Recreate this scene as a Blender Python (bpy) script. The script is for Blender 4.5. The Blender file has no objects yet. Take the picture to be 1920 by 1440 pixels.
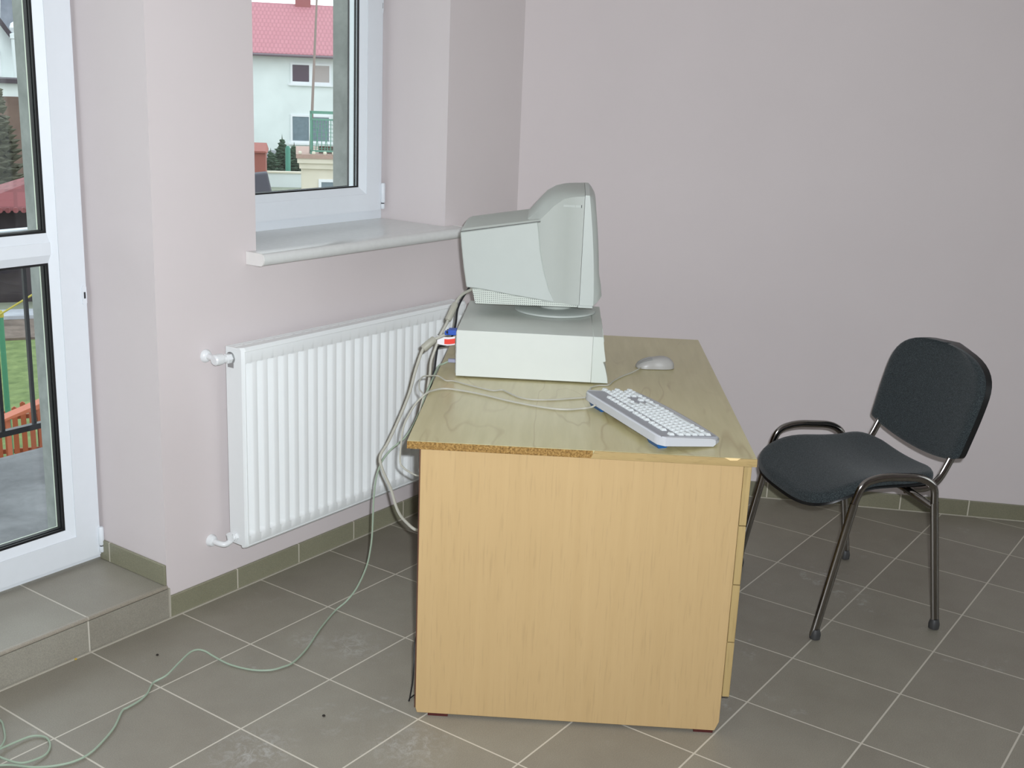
import bpy, math, random
from mathutils import Vector, Matrix
random.seed(7)
S = bpy.context.scene
COL = S.collection
V3 = Vector
PI = math.pi
TILE = 0.303          # floor tile pitch, metres
YW = 0.30             # inner face of the window wall
TOP = 0.72            # desk top height

# ------------------------------------------------------------------ materials
def lin(c):
    c = c / 255.0
    return c / 12.92 if c <= 0.04045 else ((c + 0.055) / 1.055) ** 2.4
def rgb(r, g, b, k=1.0):
    return (lin(r) * k, lin(g) * k, lin(b) * k, 1.0)
def new_mat(name):
    m = bpy.data.materials.new(name); m.use_nodes = True
    nt = m.node_tree; b = nt.nodes['Principled BSDF']
    return m, nt, b
def nd(nt, kind, **kw):
    n = nt.nodes.new(kind)
    for k, v in kw.items():
        setattr(n, k, v)
    return n
def link(nt, a, b): nt.links.new(a, b)
def math_n(nt, op, a, b=None, c=None):
    n = nd(nt, 'ShaderNodeMath', operation=op)
    for i, x in enumerate((a, b, c)):
        if x is None: continue
        if isinstance(x, (int, float)): n.inputs[i].default_value = x
        else: link(nt, x, n.inputs[i])
    return n.outputs[0]
def mixc(nt, fac, a, b, mode='MIX'):
    n = nd(nt, 'ShaderNodeMix', data_type='RGBA', blend_type=mode)
    for i, x in ((0, fac), (6, a), (7, b)):
        if isinstance(x, (int, float)): n.inputs[i].default_value = x
        elif isinstance(x, tuple): n.inputs[i].default_value = x
        else: link(nt, x, n.inputs[i])
    return n.outputs[2]
def coords(nt, scale=(1, 1, 1), loc=(0, 0, 0)):
    tc = nd(nt, 'ShaderNodeTexCoord'); mp = nd(nt, 'ShaderNodeMapping')
    mp.inputs['Scale'].default_value = scale; mp.inputs['Location'].default_value = loc
    link(nt, tc.outputs['Object'], mp.inputs['Vector'])
    return mp.outputs['Vector']
def noise(nt, vec, scale, detail=3.0, rough=0.55, dist=0.0):
    n = nd(nt, 'ShaderNodeTexNoise')
    n.inputs['Scale'].default_value = scale; n.inputs['Detail'].default_value = detail
    n.inputs['Roughness'].default_value = rough; n.inputs['Distortion'].default_value = dist
    link(nt, vec, n.inputs['Vector'])
    return n.outputs['Fac']
def ramp(nt, fac, stops):
    n = nd(nt, 'ShaderNodeValToRGB'); e = n.color_ramp.elements
    while len(e) < len(stops): e.new(0.5)
    for i, (p, c) in enumerate(stops):
        e[i].position = p; e[i].color = c
    link(nt, fac, n.inputs['Fac'])
    return n.outputs['Color']
def bump(nt, b, h, strength, dist=0.002):
    n = nd(nt, 'ShaderNodeBump')
    n.inputs['Strength'].default_value = strength; n.inputs['Distance'].default_value = dist
    link(nt, h, n.inputs['Height']); link(nt, n.outputs['Normal'], b.inputs['Normal'])

def plain(name, c, rough=0.5, metal=0.0, vary=0.06, scale=30.0, bmp=0.0, spec=0.5, coat=0.0):
    m, nt, b = new_mat(name)
    v = coords(nt)
    f = noise(nt, v, scale)
    lo = tuple(x * (1 - vary) for x in c[:3]) + (1,); hi = tuple(min(1, x * (1 + vary)) for x in c[:3]) + (1,)
    link(nt, mixc(nt, f, lo, hi), b.inputs['Base Color'])
    b.inputs['Roughness'].default_value = rough; b.inputs['Metallic'].default_value = metal
    b.inputs['Specular IOR Level'].default_value = spec; b.inputs['Coat Weight'].default_value = coat
    if bmp: bump(nt, b, f, bmp)
    return m

def wall_paint():
    m, nt, b = new_mat('pink wall paint')
    v = coords(nt)
    f = noise(nt, v, 2.2, 4.0); g = noise(nt, v, 260.0, 2.0)
    link(nt, mixc(nt, f, rgb(209, 200, 199), rgb(216, 207, 206)), b.inputs['Base Color'])
    b.inputs['Roughness'].default_value = 0.8; b.inputs['Specular IOR Level'].default_value = 0.25
    bump(nt, b, g, 0.10, 0.001)
    return m

def tile_mat(name, base, base2, grout, px=TILE, py=TILE, ox=0.0, oy=0.0, w=0.0045, axes='XY', rough=0.42, smudge=0.0):
    """glazed tiles with grout lines at multiples of px / py in object space"""
    m, nt, b = new_mat(name)
    tc = nd(nt, 'ShaderNodeTexCoord'); sp = nd(nt, 'ShaderNodeSeparateXYZ')
    link(nt, tc.outputs['Object'], sp.inputs[0])
    def line(axis, p, o):
        a = math_n(nt, 'ADD', sp.outputs[axis], -o + p * 1000)
        d = math_n(nt, 'MODULO', a, p)
        d = math_n(nt, 'ABSOLUTE', math_n(nt, 'SUBTRACT', d, p / 2))
        return math_n(nt, 'GREATER_THAN', d, p / 2 - w / 2), math_n(nt, 'FLOOR', math_n(nt, 'DIVIDE', a, p))
    l1, i1 = line(axes[0], px, ox)
    if len(axes) > 1:
        l2, i2 = line(axes[1], py, oy); lines = math_n(nt, 'MAXIMUM', l1, l2)
        idx = math_n(nt, 'ADD', i1, math_n(nt, 'MULTIPLY', i2, 17.0))
    else:
        lines, idx = l1, i1
    wn = nd(nt, 'ShaderNodeTexWhiteNoise', noise_dimensions='1D'); link(nt, idx, wn.inputs['W'])
    v = coords(nt)
    f = math_n(nt, 'ADD', math_n(nt, 'MULTIPLY', noise(nt, v, 7.0, 5.0, 0.65), 0.75), math_n(nt, 'MULTIPLY', wn.outputs['Value'], 0.25))
    c = ramp(nt, f, [(0.3, base), (0.75, base2)])
    speck = noise(nt, v, 420.0, 1.0)
    c = mixc(nt, 0.22, c, ramp(nt, speck, [(0.35, (0.02, 0.02, 0.015, 1)), (0.65, (0.5, 0.48, 0.42, 1))]), 'OVERLAY')
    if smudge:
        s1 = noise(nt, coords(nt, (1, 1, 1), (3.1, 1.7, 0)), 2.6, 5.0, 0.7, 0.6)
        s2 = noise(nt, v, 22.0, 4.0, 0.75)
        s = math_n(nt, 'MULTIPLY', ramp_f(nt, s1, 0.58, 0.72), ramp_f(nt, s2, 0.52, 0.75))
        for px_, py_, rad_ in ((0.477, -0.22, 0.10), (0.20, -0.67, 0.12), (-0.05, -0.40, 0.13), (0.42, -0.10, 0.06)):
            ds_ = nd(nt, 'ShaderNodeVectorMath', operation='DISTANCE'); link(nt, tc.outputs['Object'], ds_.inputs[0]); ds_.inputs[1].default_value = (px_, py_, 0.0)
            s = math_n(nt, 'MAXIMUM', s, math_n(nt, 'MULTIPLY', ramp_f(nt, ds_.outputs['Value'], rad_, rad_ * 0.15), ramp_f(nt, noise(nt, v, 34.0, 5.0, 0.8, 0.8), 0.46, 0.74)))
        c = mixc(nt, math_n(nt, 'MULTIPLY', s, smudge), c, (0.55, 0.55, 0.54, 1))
    c = mixc(nt, lines, c, grout)
    link(nt, c, b.inputs['Base Color'])
    b.inputs['Roughness'].default_value = rough
    inv = math_n(nt, 'SUBTRACT', 1.0, lines)
    bump(nt, b, inv, 0.5, 0.0012)
    return m
def ramp_f(nt, fac, a, b_):
    n = nd(nt, 'ShaderNodeMapRange'); n.clamp = True
    n.inputs['From Min'].default_value = a; n.inputs['From Max'].default_value = b_
    link(nt, fac, n.inputs['Value'])
    return n.outputs['Result']

def wood_panel(name, c1, c2, axis_scale, dash=0.35, rough=0.45):
    """printed wood decor with fine grain dashes running along the stretched axis"""
    m, nt, b = new_mat(name)
    v = coords(nt, axis_scale)
    f = noise(nt, v, 1.0, 4.0, 0.6, 0.3)
    v2 = coords(nt, tuple(s * 3.6 if s > 10 else s * 6.5 for s in axis_scale), (5, 3, 1))
    d = noise(nt, v2, 1.0, 2.0, 0.5, 0.2)
    big = noise(nt, coords(nt), 3.0, 2.0)
    c = ramp(nt, f, [(0.3, c1), (0.7, c2)])
    dk = tuple(x * 0.68 for x in c1[:3]) + (1,)
    c = mixc(nt, math_n(nt, 'MULTIPLY', ramp_f(nt, d, 0.56, 0.72), dash), c, dk)
    c = mixc(nt, math_n(nt, 'MULTIPLY', big, 0.12), c, dk)
    link(nt, c, b.inputs['Base Color'])
    b.inputs['Roughness'].default_value = rough
    return m

def top_laminate():
    m, nt, b = new_mat('pale maple laminate')
    v = coords(nt, (3.2, 0.9, 1.0))
    n = noise(nt, v, 1.6, 3.0, 0.5, 0.4)
    ring = math_n(nt, 'FRACT', math_n(nt, 'MULTIPLY', n, 7.0))
    ln = ramp_f(nt, math_n(nt, 'ABSOLUTE', math_n(nt, 'SUBTRACT', ring, 0.5)), 0.40, 0.5)
    mask = ramp_f(nt, noise(nt, coords(nt, (2.0, 1.0, 1.0), (7, 2, 0)), 2.0, 2.0), 0.42, 0.62)
    base = ramp(nt, noise(nt, coords(nt, (30, 3, 1)), 1.5, 3.0), [(0.3, rgb(182, 172, 128)), (0.75, rgb(194, 184, 142))])
    c = mixc(nt, math_n(nt, 'MULTIPLY', math_n(nt, 'MULTIPLY', ln, mask), 0.5), base, rgb(146, 124, 76))
    link(nt, c, b.inputs['Base Color'])
    b.inputs['Roughness'].default_value = 0.28; b.inputs['Specular IOR Level'].default_value = 0.5
    return m

def chipboard():
    m, nt, b = new_mat('raw chipboard')
    v = coords(nt)
    f = noise(nt, v, 190.0, 3.0, 0.7)
    link(nt, ramp(nt, f, [(0.30, rgb(78, 56, 22)), (0.5, rgb(140, 106, 54)), (0.72, rgb(178, 146, 88))]), b.inputs['Base Color'])
    b.inputs['Roughness'].default_value = 0.9
    bump(nt, b, f, 0.6, 0.002)
    return m

def fabric():
    m, nt, b = new_mat('dark slate fabric')
    v = coords(nt)
    f = noise(nt, v, 420.0, 2.0, 0.7)
    g = noise(nt, v, 40.0, 3.0, 0.6)
    c = ramp(nt, f, [(0.3, rgb(30, 34, 36)), (0.52, rgb(53, 60, 62)), (0.75, rgb(92, 100, 102))])
    c = mixc(nt, math_n(nt, 'MULTIPLY', g, 0.3), c, rgb(42, 48, 50))
    link(nt, c, b.inputs['Base Color'])
    b.inputs['Roughness'].default_value = 0.95; b.inputs['Specular IOR Level'].default_value = 0.15
    b.inputs['Sheen Weight'].default_value = 0.15
    bump(nt, b, f, 0.5, 0.001)
    return m

def glass_mat():
    m = bpy.data.materials.new('window glass'); m.use_nodes = True
    nt = m.node_tree; nt.nodes.clear()
    out = nd(nt, 'ShaderNodeOutputMaterial'); mx = nd(nt, 'ShaderNodeMixShader')
    t = nd(nt, 'ShaderNodeBsdfTransparent'); g = nd(nt, 'ShaderNodeBsdfGlossy')
    t.inputs[0].default_value = (0.95, 0.97, 0.96, 1); g.inputs['Roughness'].default_value = 0.0
    f = nd(nt, 'ShaderNodeFresnel'); f.inputs['IOR'].default_value = 1.3
    link(nt, f.outputs[0], mx.inputs[0]); link(nt, t.outputs[0], mx.inputs[1]); link(nt, g.outputs[0], mx.inputs[2])
    link(nt, mx.outputs[0], out.inputs[0])
    return m

def rooftile(name, c1, c2, sx, sy):
    m, nt, b = new_mat(name)
    v = coords(nt)
    w = nd(nt, 'ShaderNodeTexBrick')
    w.inputs['Scale'].default_value = 1.0; w.inputs['Brick Width'].default_value = sx; w.inputs['Row Height'].default_value = sy
    w.inputs['Mortar Size'].default_value = sy * 0.10; w.inputs['Color1'].default_value = c1; w.inputs['Color2'].default_value = c2
    w.inputs['Mortar'].default_value = tuple(x * 0.84 for x in c1[:3]) + (1,)
    link(nt, v, w.inputs['Vector'])
    link(nt, w.outputs['Color'], b.inputs['Base Color'])
    b.inputs['Roughness'].default_value = 0.8
    return m

def blotchy(name, a, c, scale, rough=0.9):
    m, nt, b = new_mat(name)
    v = coords(nt)
    f = noise(nt, v, scale, 6.0, 0.65, 0.3)
    link(nt, ramp(nt, f, [(0.3, a), (0.7, c)]), b.inputs['Base Color'])
    b.inputs['Roughness'].default_value = rough
    bump(nt, b, f, 0.3, 0.01)
    return m

def vent_mat():
    """perforated strip: rows of small square holes"""
    m, nt, b = new_mat('perforated cream plastic')
    tc = nd(nt, 'ShaderNodeTexCoord'); sp = nd(nt, 'ShaderNodeSeparateXYZ')
    link(nt, tc.outputs['Object'], sp.inputs[0])
    def cell(o, p):
        d = math_n(nt, 'MODULO', math_n(nt, 'ADD', o, p * 1000), p)
        return math_n(nt, 'LESS_THAN', math_n(nt, 'ABSOLUTE', math_n(nt, 'SUBTRACT', d, p / 2)), p * 0.20)
    h = math_n(nt, 'MULTIPLY', cell(sp.outputs['X'], 0.0058), cell(sp.outputs['Z'], 0.0058))
    link(nt, mixc(nt, h, rgb(200, 206, 196), rgb(70, 76, 74)), b.inputs['Base Color'])
    b.inputs['Roughness'].default_value = 0.5
    return m

M = {}
M['wall'] = wall_paint()
M['ceil'] = plain('white ceiling paint', rgb(225, 222, 220), 0.9)
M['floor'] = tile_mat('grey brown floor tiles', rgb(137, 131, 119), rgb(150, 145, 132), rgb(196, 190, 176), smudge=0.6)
M['step'] = tile_mat('grey brown step tiles', rgb(150, 145, 133), rgb(162, 158, 146), rgb(202, 197, 184), axes='X')
M['lip'] = tile_mat('light tile lip', rgb(160, 152, 138), rgb(168, 160, 147), rgb(178, 172, 158), axes='X', rough=0.35)
M['base'] = tile_mat('olive skirting tiles', rgb(136, 134, 112), rgb(146, 144, 122), rgb(198, 192, 176), px=0.256, ox=0.003, axes='X', rough=0.4)
M['base2'] = tile_mat('olive skirting tiles two', rgb(128, 125, 104), rgb(138, 135, 114), rgb(198, 192, 176), px=0.25, ox=0.03, axes='X', rough=0.4)
M['grout'] = plain('grout', rgb(178, 172, 158), 0.9)
M['pvc'] = plain('white window plastic', rgb(225, 230, 234), 0.42, vary=0.02, spec=0.4)
M['gasket'] = plain('black rubber gasket', rgb(8, 8, 10), 0.55)
M['seal'] = plain('pale sealant', rgb(206, 214, 196), 0.5)
M['glass'] = glass_mat()
M['plaster'] = blotchy('grey cement plaster', rgb(118, 122, 118), rgb(150, 154, 150), 9.0)
M['sill'] = plain('grey mottled sill stone', rgb(216, 217, 214), 0.22, vary=0.07, scale=60.0)
M['sillend'] = plain('white sill end cap', rgb(228, 226, 222), 0.4)
M['rad'] = plain('white radiator enamel', rgb(232, 235, 234), 0.30, vary=0.015)
M['chromewhite'] = plain('white valve enamel', rgb(226, 228, 228), 0.3, vary=0.02)
M['steelnut'] = plain('nickel nut', rgb(170, 172, 172), 0.3, metal=0.8)
M['panel'] = wood_panel('tan beech decor', rgb(182, 153, 107), rgb(187, 158, 112), (48, 48, 1.6), dash=0.30)
M['fronts'] = wood_panel('yellowed drawer decor', rgb(164, 140, 92), rgb(176, 152, 103), (60, 60, 2.2))
M['band'] = wood_panel('yellowed edge band', rgb(160, 136, 88), rgb(174, 149, 100), (6, 60, 60), dash=0.5)
M['top'] = top_laminate()
M['chip'] = chipboard()
M['fresh'] = plain('fresh torn wood', rgb(228, 200, 146), 0.9)
M['redpad'] = plain('dark red plastic', rgb(70, 18, 14), 0.5)
M['brown'] = plain('dark brown board and edge shade', rgb(84, 52, 34), 0.7)
M['beige'] = plain('computer cream plastic', rgb(184, 190, 184), 0.45, vary=0.02)
M['beige2'] = plain('computer cream flank plastic', rgb(172, 177, 170), 0.5, vary=0.02)
M['seamshade'] = plain('grey seam shade', rgb(104, 106, 102), 0.6)
M['casemetal'] = plain('painted cream sheet metal', rgb(206, 210, 203), 0.4, vary=0.02)
M['caseplastic'] = plain('cream case front plastic', rgb(200, 206, 198), 0.45, vary=0.02)
M['vent'] = vent_mat()
M['dark'] = plain('dark plastic', rgb(28, 28, 30), 0.5)
M['screen'] = plain('dark monitor glass', rgb(26, 32, 34), 0.08, vary=0.02)
M['keyb'] = plain('light grey keyboard plastic', rgb(190, 192, 196), 0.45, vary=0.02)
M['keydeck'] = plain('grey keyboard deck', rgb(150, 151, 156), 0.5, vary=0.03)
M['key'] = plain('white key plastic', rgb(206, 210, 209), 0.45, vary=0.01)
M['bluefoot'] = plain('blue plastic', rgb(28, 84, 140), 0.4)
M['mouse'] = plain('grey mouse plastic', rgb(164, 162, 158), 0.4, vary=0.02)
M['mouse2'] = plain('grey mouse button plastic', rgb(150, 150, 147), 0.4, vary=0.02)
M['cable'] = plain('beige cable sheath', rgb(176, 174, 162), 0.5, vary=0.03)
M['cablegreen'] = plain('pale green cable sheath', rgb(152, 168, 148), 0.5, vary=0.03)
M['cableblack'] = plain('black cable sheath', rgb(20, 20, 22), 0.5)
M['ferrite'] = plain('grey beige ferrite casing', rgb(166, 164, 150), 0.5)
M['blue'] = plain('blue connector plastic', rgb(30, 80, 176), 0.4)
M['grayplug'] = plain('violet grey plug', rgb(150, 152, 172), 0.4)
M['tagwhite'] = plain('white label paper', rgb(232, 228, 228), 0.6)
M['tagred'] = plain('red label ink', rgb(232, 60, 40), 0.6)
M['fabric'] = fabric()
M['blackplastic'] = plain('black chair plastic', rgb(20, 20, 21), 0.4)
M['chrome'] = plain('chrome with dark reflection tone', rgb(150, 146, 142), 0.14, metal=1.0, vary=0.03)  # chrome darkened to stand in for reflections of a dark room
M['rubber'] = plain('grey rubber foot', rgb(58, 58, 58), 0.5)
M['crumb'] = plain('dark crumb', rgb(38, 32, 26), 0.9)
M['crumby'] = plain('yellow crumb', rgb(190, 160, 70), 0.9)
# outside
M['balc'] = blotchy('grey balcony tiles', rgb(104, 104, 106), rgb(138, 138, 140), 6.0)
M['rail'] = plain('dark painted steel', rgb(40, 40, 46), 0.4)
M['skylitrail'] = plain('sky lit hand rail', rgb(196, 200, 206), 0.4)
M['ground'] = blotchy('pale ground', rgb(128, 134, 116), rgb(150, 154, 136), 0.6)
M['lawn'] = blotchy('green lawn', rgb(76, 94, 48), rgb(116, 132, 78), 5.0)
M['soil'] = blotchy('brown soil', rgb(78, 66, 58), rgb(122, 108, 98), 3.0)
M['kerb'] = blotchy('concrete kerb', rgb(150, 152, 158), rgb(176, 178, 184), 3.0)
M['picket'] = plain('orange red picket paint', rgb(150, 74, 46), 0.6)
M['orange'] = plain('orange plank paint', rgb(172, 94, 68), 0.6)
M['greenpole'] = plain('green pole paint', rgb(58, 122, 92), 0.5)
M['yellow'] = plain('yellow rope', rgb(164, 152, 66), 0.7)
M['redroof'] = rooftile('dull red shed roof', rgb(122, 66, 68), rgb(130, 72, 74), 0.30, 0.35)
M['pinkroof'] = rooftile('pink red roof tiles', rgb(178, 118, 126), rgb(182, 122, 130), 0.20, 0.40)
M['openshade'] = blotchy('dark shed interior shade', rgb(48, 42, 46), rgb(70, 62, 66), 1.5)
M['darkpost'] = plain('dark timber post', rgb(40, 34, 36), 0.8)
M['whitewall'] = blotchy('white render', rgb(212, 218, 218), rgb(226, 232, 232), 0.6)
M['creamwall'] = blotchy('cream render', rgb(206, 198, 180), rgb(220, 212, 196), 0.8)
M['whiteframe'] = plain('white house frame', rgb(226, 228, 232), 0.5)
M['paneplum'] = plain('plum curtain pane', rgb(78, 62, 76), 0.3, vary=0.3, scale=6)
M['panebeige'] = plain('beige blind pane', rgb(168, 158, 156), 0.4)
M['paneblue'] = plain('blue grey pane', rgb(110, 126, 136), 0.25, vary=0.3, scale=6)
M['darkroof'] = plain('dark roof felt', rgb(64, 56, 62), 0.8)
M['greyroof'] = blotchy('grey slate roof', rgb(98, 102, 112), rgb(120, 124, 132), 2.0)
M['terracotta'] = plain('terracotta chimney', rgb(150, 92, 92), 0.8)
M['captile'] = plain('weathered cap tile', rgb(168, 140, 128), 0.8, vary=0.2, scale=12)
M['boards'] = blotchy('brown boards', rgb(92, 74, 66), rgb(116, 96, 86), 2.0)
M['gutter'] = plain('grey gutter', rgb(110, 96, 104), 0.5)
M['polebrown'] = plain('brown mast wood', rgb(140, 124, 118), 0.7)
M['tealframe'] = plain('teal green frame', rgb(92, 142, 124), 0.5)
M['teal'] = plain('teal post', rgb(66, 130, 112), 0.5)
M['rustshed'] = plain('rust brown boards', rgb(150, 88, 78), 0.8)
M['tarp'] = plain('dark grey tarpaulin', rgb(62, 60, 70), 0.7)
M['needles'] = blotchy('dark spruce needles', rgb(38, 58, 44), rgb(74, 96, 74), 3.0)
M['needles2'] = blotchy('brownish spruce needles', rgb(58, 62, 46), rgb(98, 96, 78), 3.0)
M['bark'] = plain('bark', rgb(84, 68, 56), 0.9)

# ------------------------------------------------------------------ mesh builder
class MB:
    def __init__(self): self.v = []; self.f = []
    def add(self, vs, fs):
        o = len(self.v); self.v += [tuple(p) for p in vs]; self.f += [tuple(i + o for i in f) for f in fs]; return self
    def box(self, x0, x1, y0, y1, z0, z1):
        v = [(x, y, z) for z in (z0, z1) for y in (y0, y1) for x in (x0, x1)]
        return self.add(v, [(0, 2, 3, 1), (4, 5, 7, 6), (0, 1, 5, 4), (2, 6, 7, 3), (0, 4, 6, 2), (1, 3, 7, 5)])
    def hexa(self, p):   # 8 points, bottom ring then top ring (ccw seen from above)
        return self.add(p, [(3, 2, 1, 0), (4, 5, 6, 7), (0, 1, 5, 4), (1, 2, 6, 5), (2, 3, 7, 6), (3, 0, 4, 7)])
    def prism(self, poly, fn0, fn1):   # poly of 2d points, fn maps to 3d for each cap
        n = len(poly)
        a = [fn0(*p) for p in poly]; b = [fn1(*p) for p in poly]
        return self.add(a + b, [tuple(range(n))[::-1], tuple(range(n, 2 * n))] + [(i, (i + 1) % n, n + (i + 1) % n, n + i) for i in range(n)])
    def tube(self, pts, r, n=10, r2=None, up=None, cap=True, radii=None):
        pts = [V3(p) for p in pts]; rings = []
        prev = None
        for i, p in enumerate(pts):
            t = (pts[min(i + 1, len(pts) - 1)] - pts[max(i - 1, 0)]).normalized()
            if up is not None: a = V3(up) - t * V3(up).dot(t)
            elif prev is None:
                a = t.orthogonal()
            else: a = prev - t * prev.dot(t)
            a.normalize(); prev = a; b = t.cross(a)
            k = radii[i] if radii else 1.0
            rr = r * k; q = (r2 if r2 else r) * k
            rings.append([p + a * (math.cos(2 * PI * j / n) * rr) + b * (math.sin(2 * PI * j / n) * q) for j in range(n)])
        vs = [p for ring in rings for p in ring]; fs = []
        for i in range(len(rings) - 1):
            for j in range(n):
                k = (j + 1) % n
                fs.append((i * n + j, i * n + k, (i + 1) * n + k, (i + 1) * n + j))
        if cap: fs += [tuple(range(n))[::-1], tuple(range((len(rings) - 1) * n, len(rings) * n))]
        return self.add(vs, fs)
    def lathe(self, prof, c=(0, 0, 0), n=32, axis='Z'):
        vs = []; fs = []
        for r, h in prof:
            for j in range(n):
                a = 2 * PI * j / n; x, y = r * math.cos(a), r * math.sin(a)
                if axis == 'Z': q = (x, y, h)
                elif axis == 'Y': q = (x, h, -y)
                else: q = (h, x, y)
                vs.append((q[0] + c[0], q[1] + c[1], q[2] + c[2]))
        m = len(prof)
        for i in range(m - 1):
            for j in range(n):
                k = (j + 1) % n
                fs.append((i * n + j, i * n + k, (i + 1) * n + k, (i + 1) * n + j))
        fs += [tuple(range(n))[::-1], tuple(range((m - 1) * n, m * n))]
        return self.add(vs, fs)
    def grid(self, rows, close=False):   # rows of equal-length point lists
        n = len(rows[0]); vs = [p for r in rows for p in r]; fs = []
        for i in range(len(rows) - 1):
            for j in range(n - 1 + (1 if close else 0)):
                k = (j + 1) % n
                fs.append((i * n + j, i * n + k, (i + 1) * n + k, (i + 1) * n + j))
        return self.add(vs, fs)
    def loft(self, rings):
        n = len(rings[0]); self.grid(rings, True); o = len(self.v) - len(rings) * n
        self.f += [tuple(range(o, o + n))[::-1], tuple(range(o + (len(rings) - 1) * n, o + len(rings) * n))]
        return self
    def build(self, name, mat, parent=None, bevel=0.0, seg=2, smooth=None, angle=35):
        me = bpy.data.meshes.new(name); me.from_pydata(self.v, [], self.f); me.validate(); me.update()
        import bmesh
        bm = bmesh.new(); bm.from_mesh(me)
        bmesh.ops.recalc_face_normals(bm, faces=bm.faces)
        bm.to_mesh(me); bm.free()
        if isinstance(mat, (list, tuple)):
            for m_ in mat: me.materials.append(m_)
        else: me.materials.append(mat)
        o = bpy.data.objects.new(name, me); COL.objects.link(o)
        if parent is not None: o.parent = parent
        if bevel:
            b = o.modifiers.new('bevel', 'BEVEL'); b.width = bevel; b.segments = seg; b.limit_method = 'ANGLE'; b.angle_limit = math.radians(40)
            b.harden_normals = False
        if smooth or bevel:
            for p in me.polygons: p.use_smooth = True
            bm = bmesh.new(); bm.from_mesh(me)
            lim = math.radians(angle)
            for e in bm.edges:
                if len(e.link_faces) == 2 and e.calc_face_angle(0) > lim: e.smooth = False
            bm.to_mesh(me); bm.free()
        return o

def spline(pts, sub=8):
    pts = [V3(p) for p in pts]; out = []
    for i in range(len(pts) - 1):
        p0 = pts[max(i - 1, 0)]; p1 = pts[i]; p2 = pts[i + 1]; p3 = pts[min(i + 2, len(pts) - 1)]
        for k in range(sub):
            t = k / sub
            out.append(0.5 * ((2 * p1) + (p2 - p0) * t + (2 * p0 - 5 * p1 + 4 * p2 - p3) * t * t + (3 * p1 - p0 - 3 * p2 + p3) * t ** 3))
    out.append(pts[-1])
    return out

def empty(name, loc=(0, 0, 0), rz=0.0):
    o = bpy.data.objects.new(name, None); COL.objects.link(o)
    o.location = loc; o.rotation_euler = (0, 0, rz); o.empty_display_size = 0.05
    return o
def tag(o, label, cat, group=None):
    o['label'] = label; o['category'] = cat
    if group: o['group'] = group
    return o
def struct(o, label=None):
    o['kind'] = 'structure'
    if label: o['label'] = label
    return o

# ------------------------------------------------------------------ frames of reference
A = V3((0.288, -0.567, 0.0))                      # desk corner by the radiator, nearest the camera
U = V3((0.543, -0.8397, 0.0)); W = V3((0.8397, 0.543, 0.0))
ADESK = math.atan2(U.y, U.x)
def D(u, v, z): return A + U * u + W * v + V3((0, 0, z))

# ================================================================== ROOM
def wall_with_holes(mb, x0, x1, z0, z1, y0, y1, holes):
    xs = sorted({x0, x1, *[h[0] for h in holes], *[h[1] for h in holes]})
    zs = sorted({z0, z1, *[h[2] for h in holes], *[h[3] for h in holes]})
    xs = [x for x in xs if x0 <= x <= x1]; zs = [z for z in zs if z0 <= z <= z1]
    def solid(i, j):
        if i < 0 or j < 0 or i >= len(xs) - 1 or j >= len(zs) - 1: return False
        cx, cz = (xs[i] + xs[i + 1]) / 2, (zs[j] + zs[j + 1]) / 2
        return not any(h[0] < cx < h[1] and h[2] < cz < h[3] for h in holes)
    for i in range(len(xs) - 1):
        for j in range(len(zs) - 1):
            if not solid(i, j): continue
            a, b, c, d = xs[i], xs[i + 1], zs[j], zs[j + 1]
            mb.add([(a, y0, c), (b, y0, c), (b, y0, d), (a, y0, d)], [(0, 1, 2, 3)])
            mb.add([(a, y1, c), (b, y1, c), (b, y1, d), (a, y1, d)], [(3, 2, 1, 0)])
            if not solid(i - 1, j): mb.add([(a, y0, c), (a, y0, d), (a, y1, d), (a, y1, c)], [(0, 1, 2, 3)])
            if not solid(i + 1, j): mb.add([(b, y0, c), (b, y0, d), (b, y1, d), (b, y1, c)], [(3, 2, 1, 0)])
            if not solid(i, j - 1): mb.add([(a, y0, c), (b, y0, c), (b, y1, c), (a, y1, c)], [(3, 2, 1, 0)])
            if not solid(i, j + 1): mb.add([(a, y0, d), (b, y0, d), (b, y1, d), (a, y1, d)], [(0, 1, 2, 3)])
    return mb
DOOR = (-0.80, 0.262, 0.0, 2.25)
WIN = (0.62, 1.492, 1.005, 2.30)
CH = 2.75
struct(wall_with_holes(MB(), -4.0, 1.93, 0.0, CH, YW, 0.62, [DOOR, WIN]).build('wall_left', M['wall']))
struct(wall_with_holes(MB(), -4.0, 2.2, -3.0, CH + 0.3, 0.62, 0.725, [(-0.72, 0.168, 0.06, 2.2), (0.70, 1.374, 1.075, 2.25)]).build('wall_exterior', M['plaster']))
# the far wall runs at a slant away from the corner
RD = V3((0.4472, -0.8944, 0)); RN = V3((0.8944, 0.4472, 0)); RC = V3((1.927, YW, 0))
ARW = math.atan2(RD.y, RD.x)
wr = MB().box(-0.02, 7.1, 0.0, 0.2, 0, CH).build('wall_right', M['wall'])
wr.location = RC; wr.rotation_euler = (0, 0, ARW); struct(wr)
struct(MB().box(-4.2, -4.0, -5.2, 0.62, 0, CH).build('wall_side', M['wall']))
RW = (1.9, 4.3, 0.45, 2.5)  # opening for the added daylight window
struct(wall_with_holes(MB(), -4.2, 5.3, 0, CH, -5.2, -5.0, [RW]).build('wall_rear', M['wall']))
struct(MB().box(-4.2, 5.4, -5.2, 0.30, -0.12, 0.0).build('floor', M['floor']))
struct(MB().box(-4.2, 5.4, -5.2, 0.62, CH, CH + 0.12).build('ceiling', M['ceil']))

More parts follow.
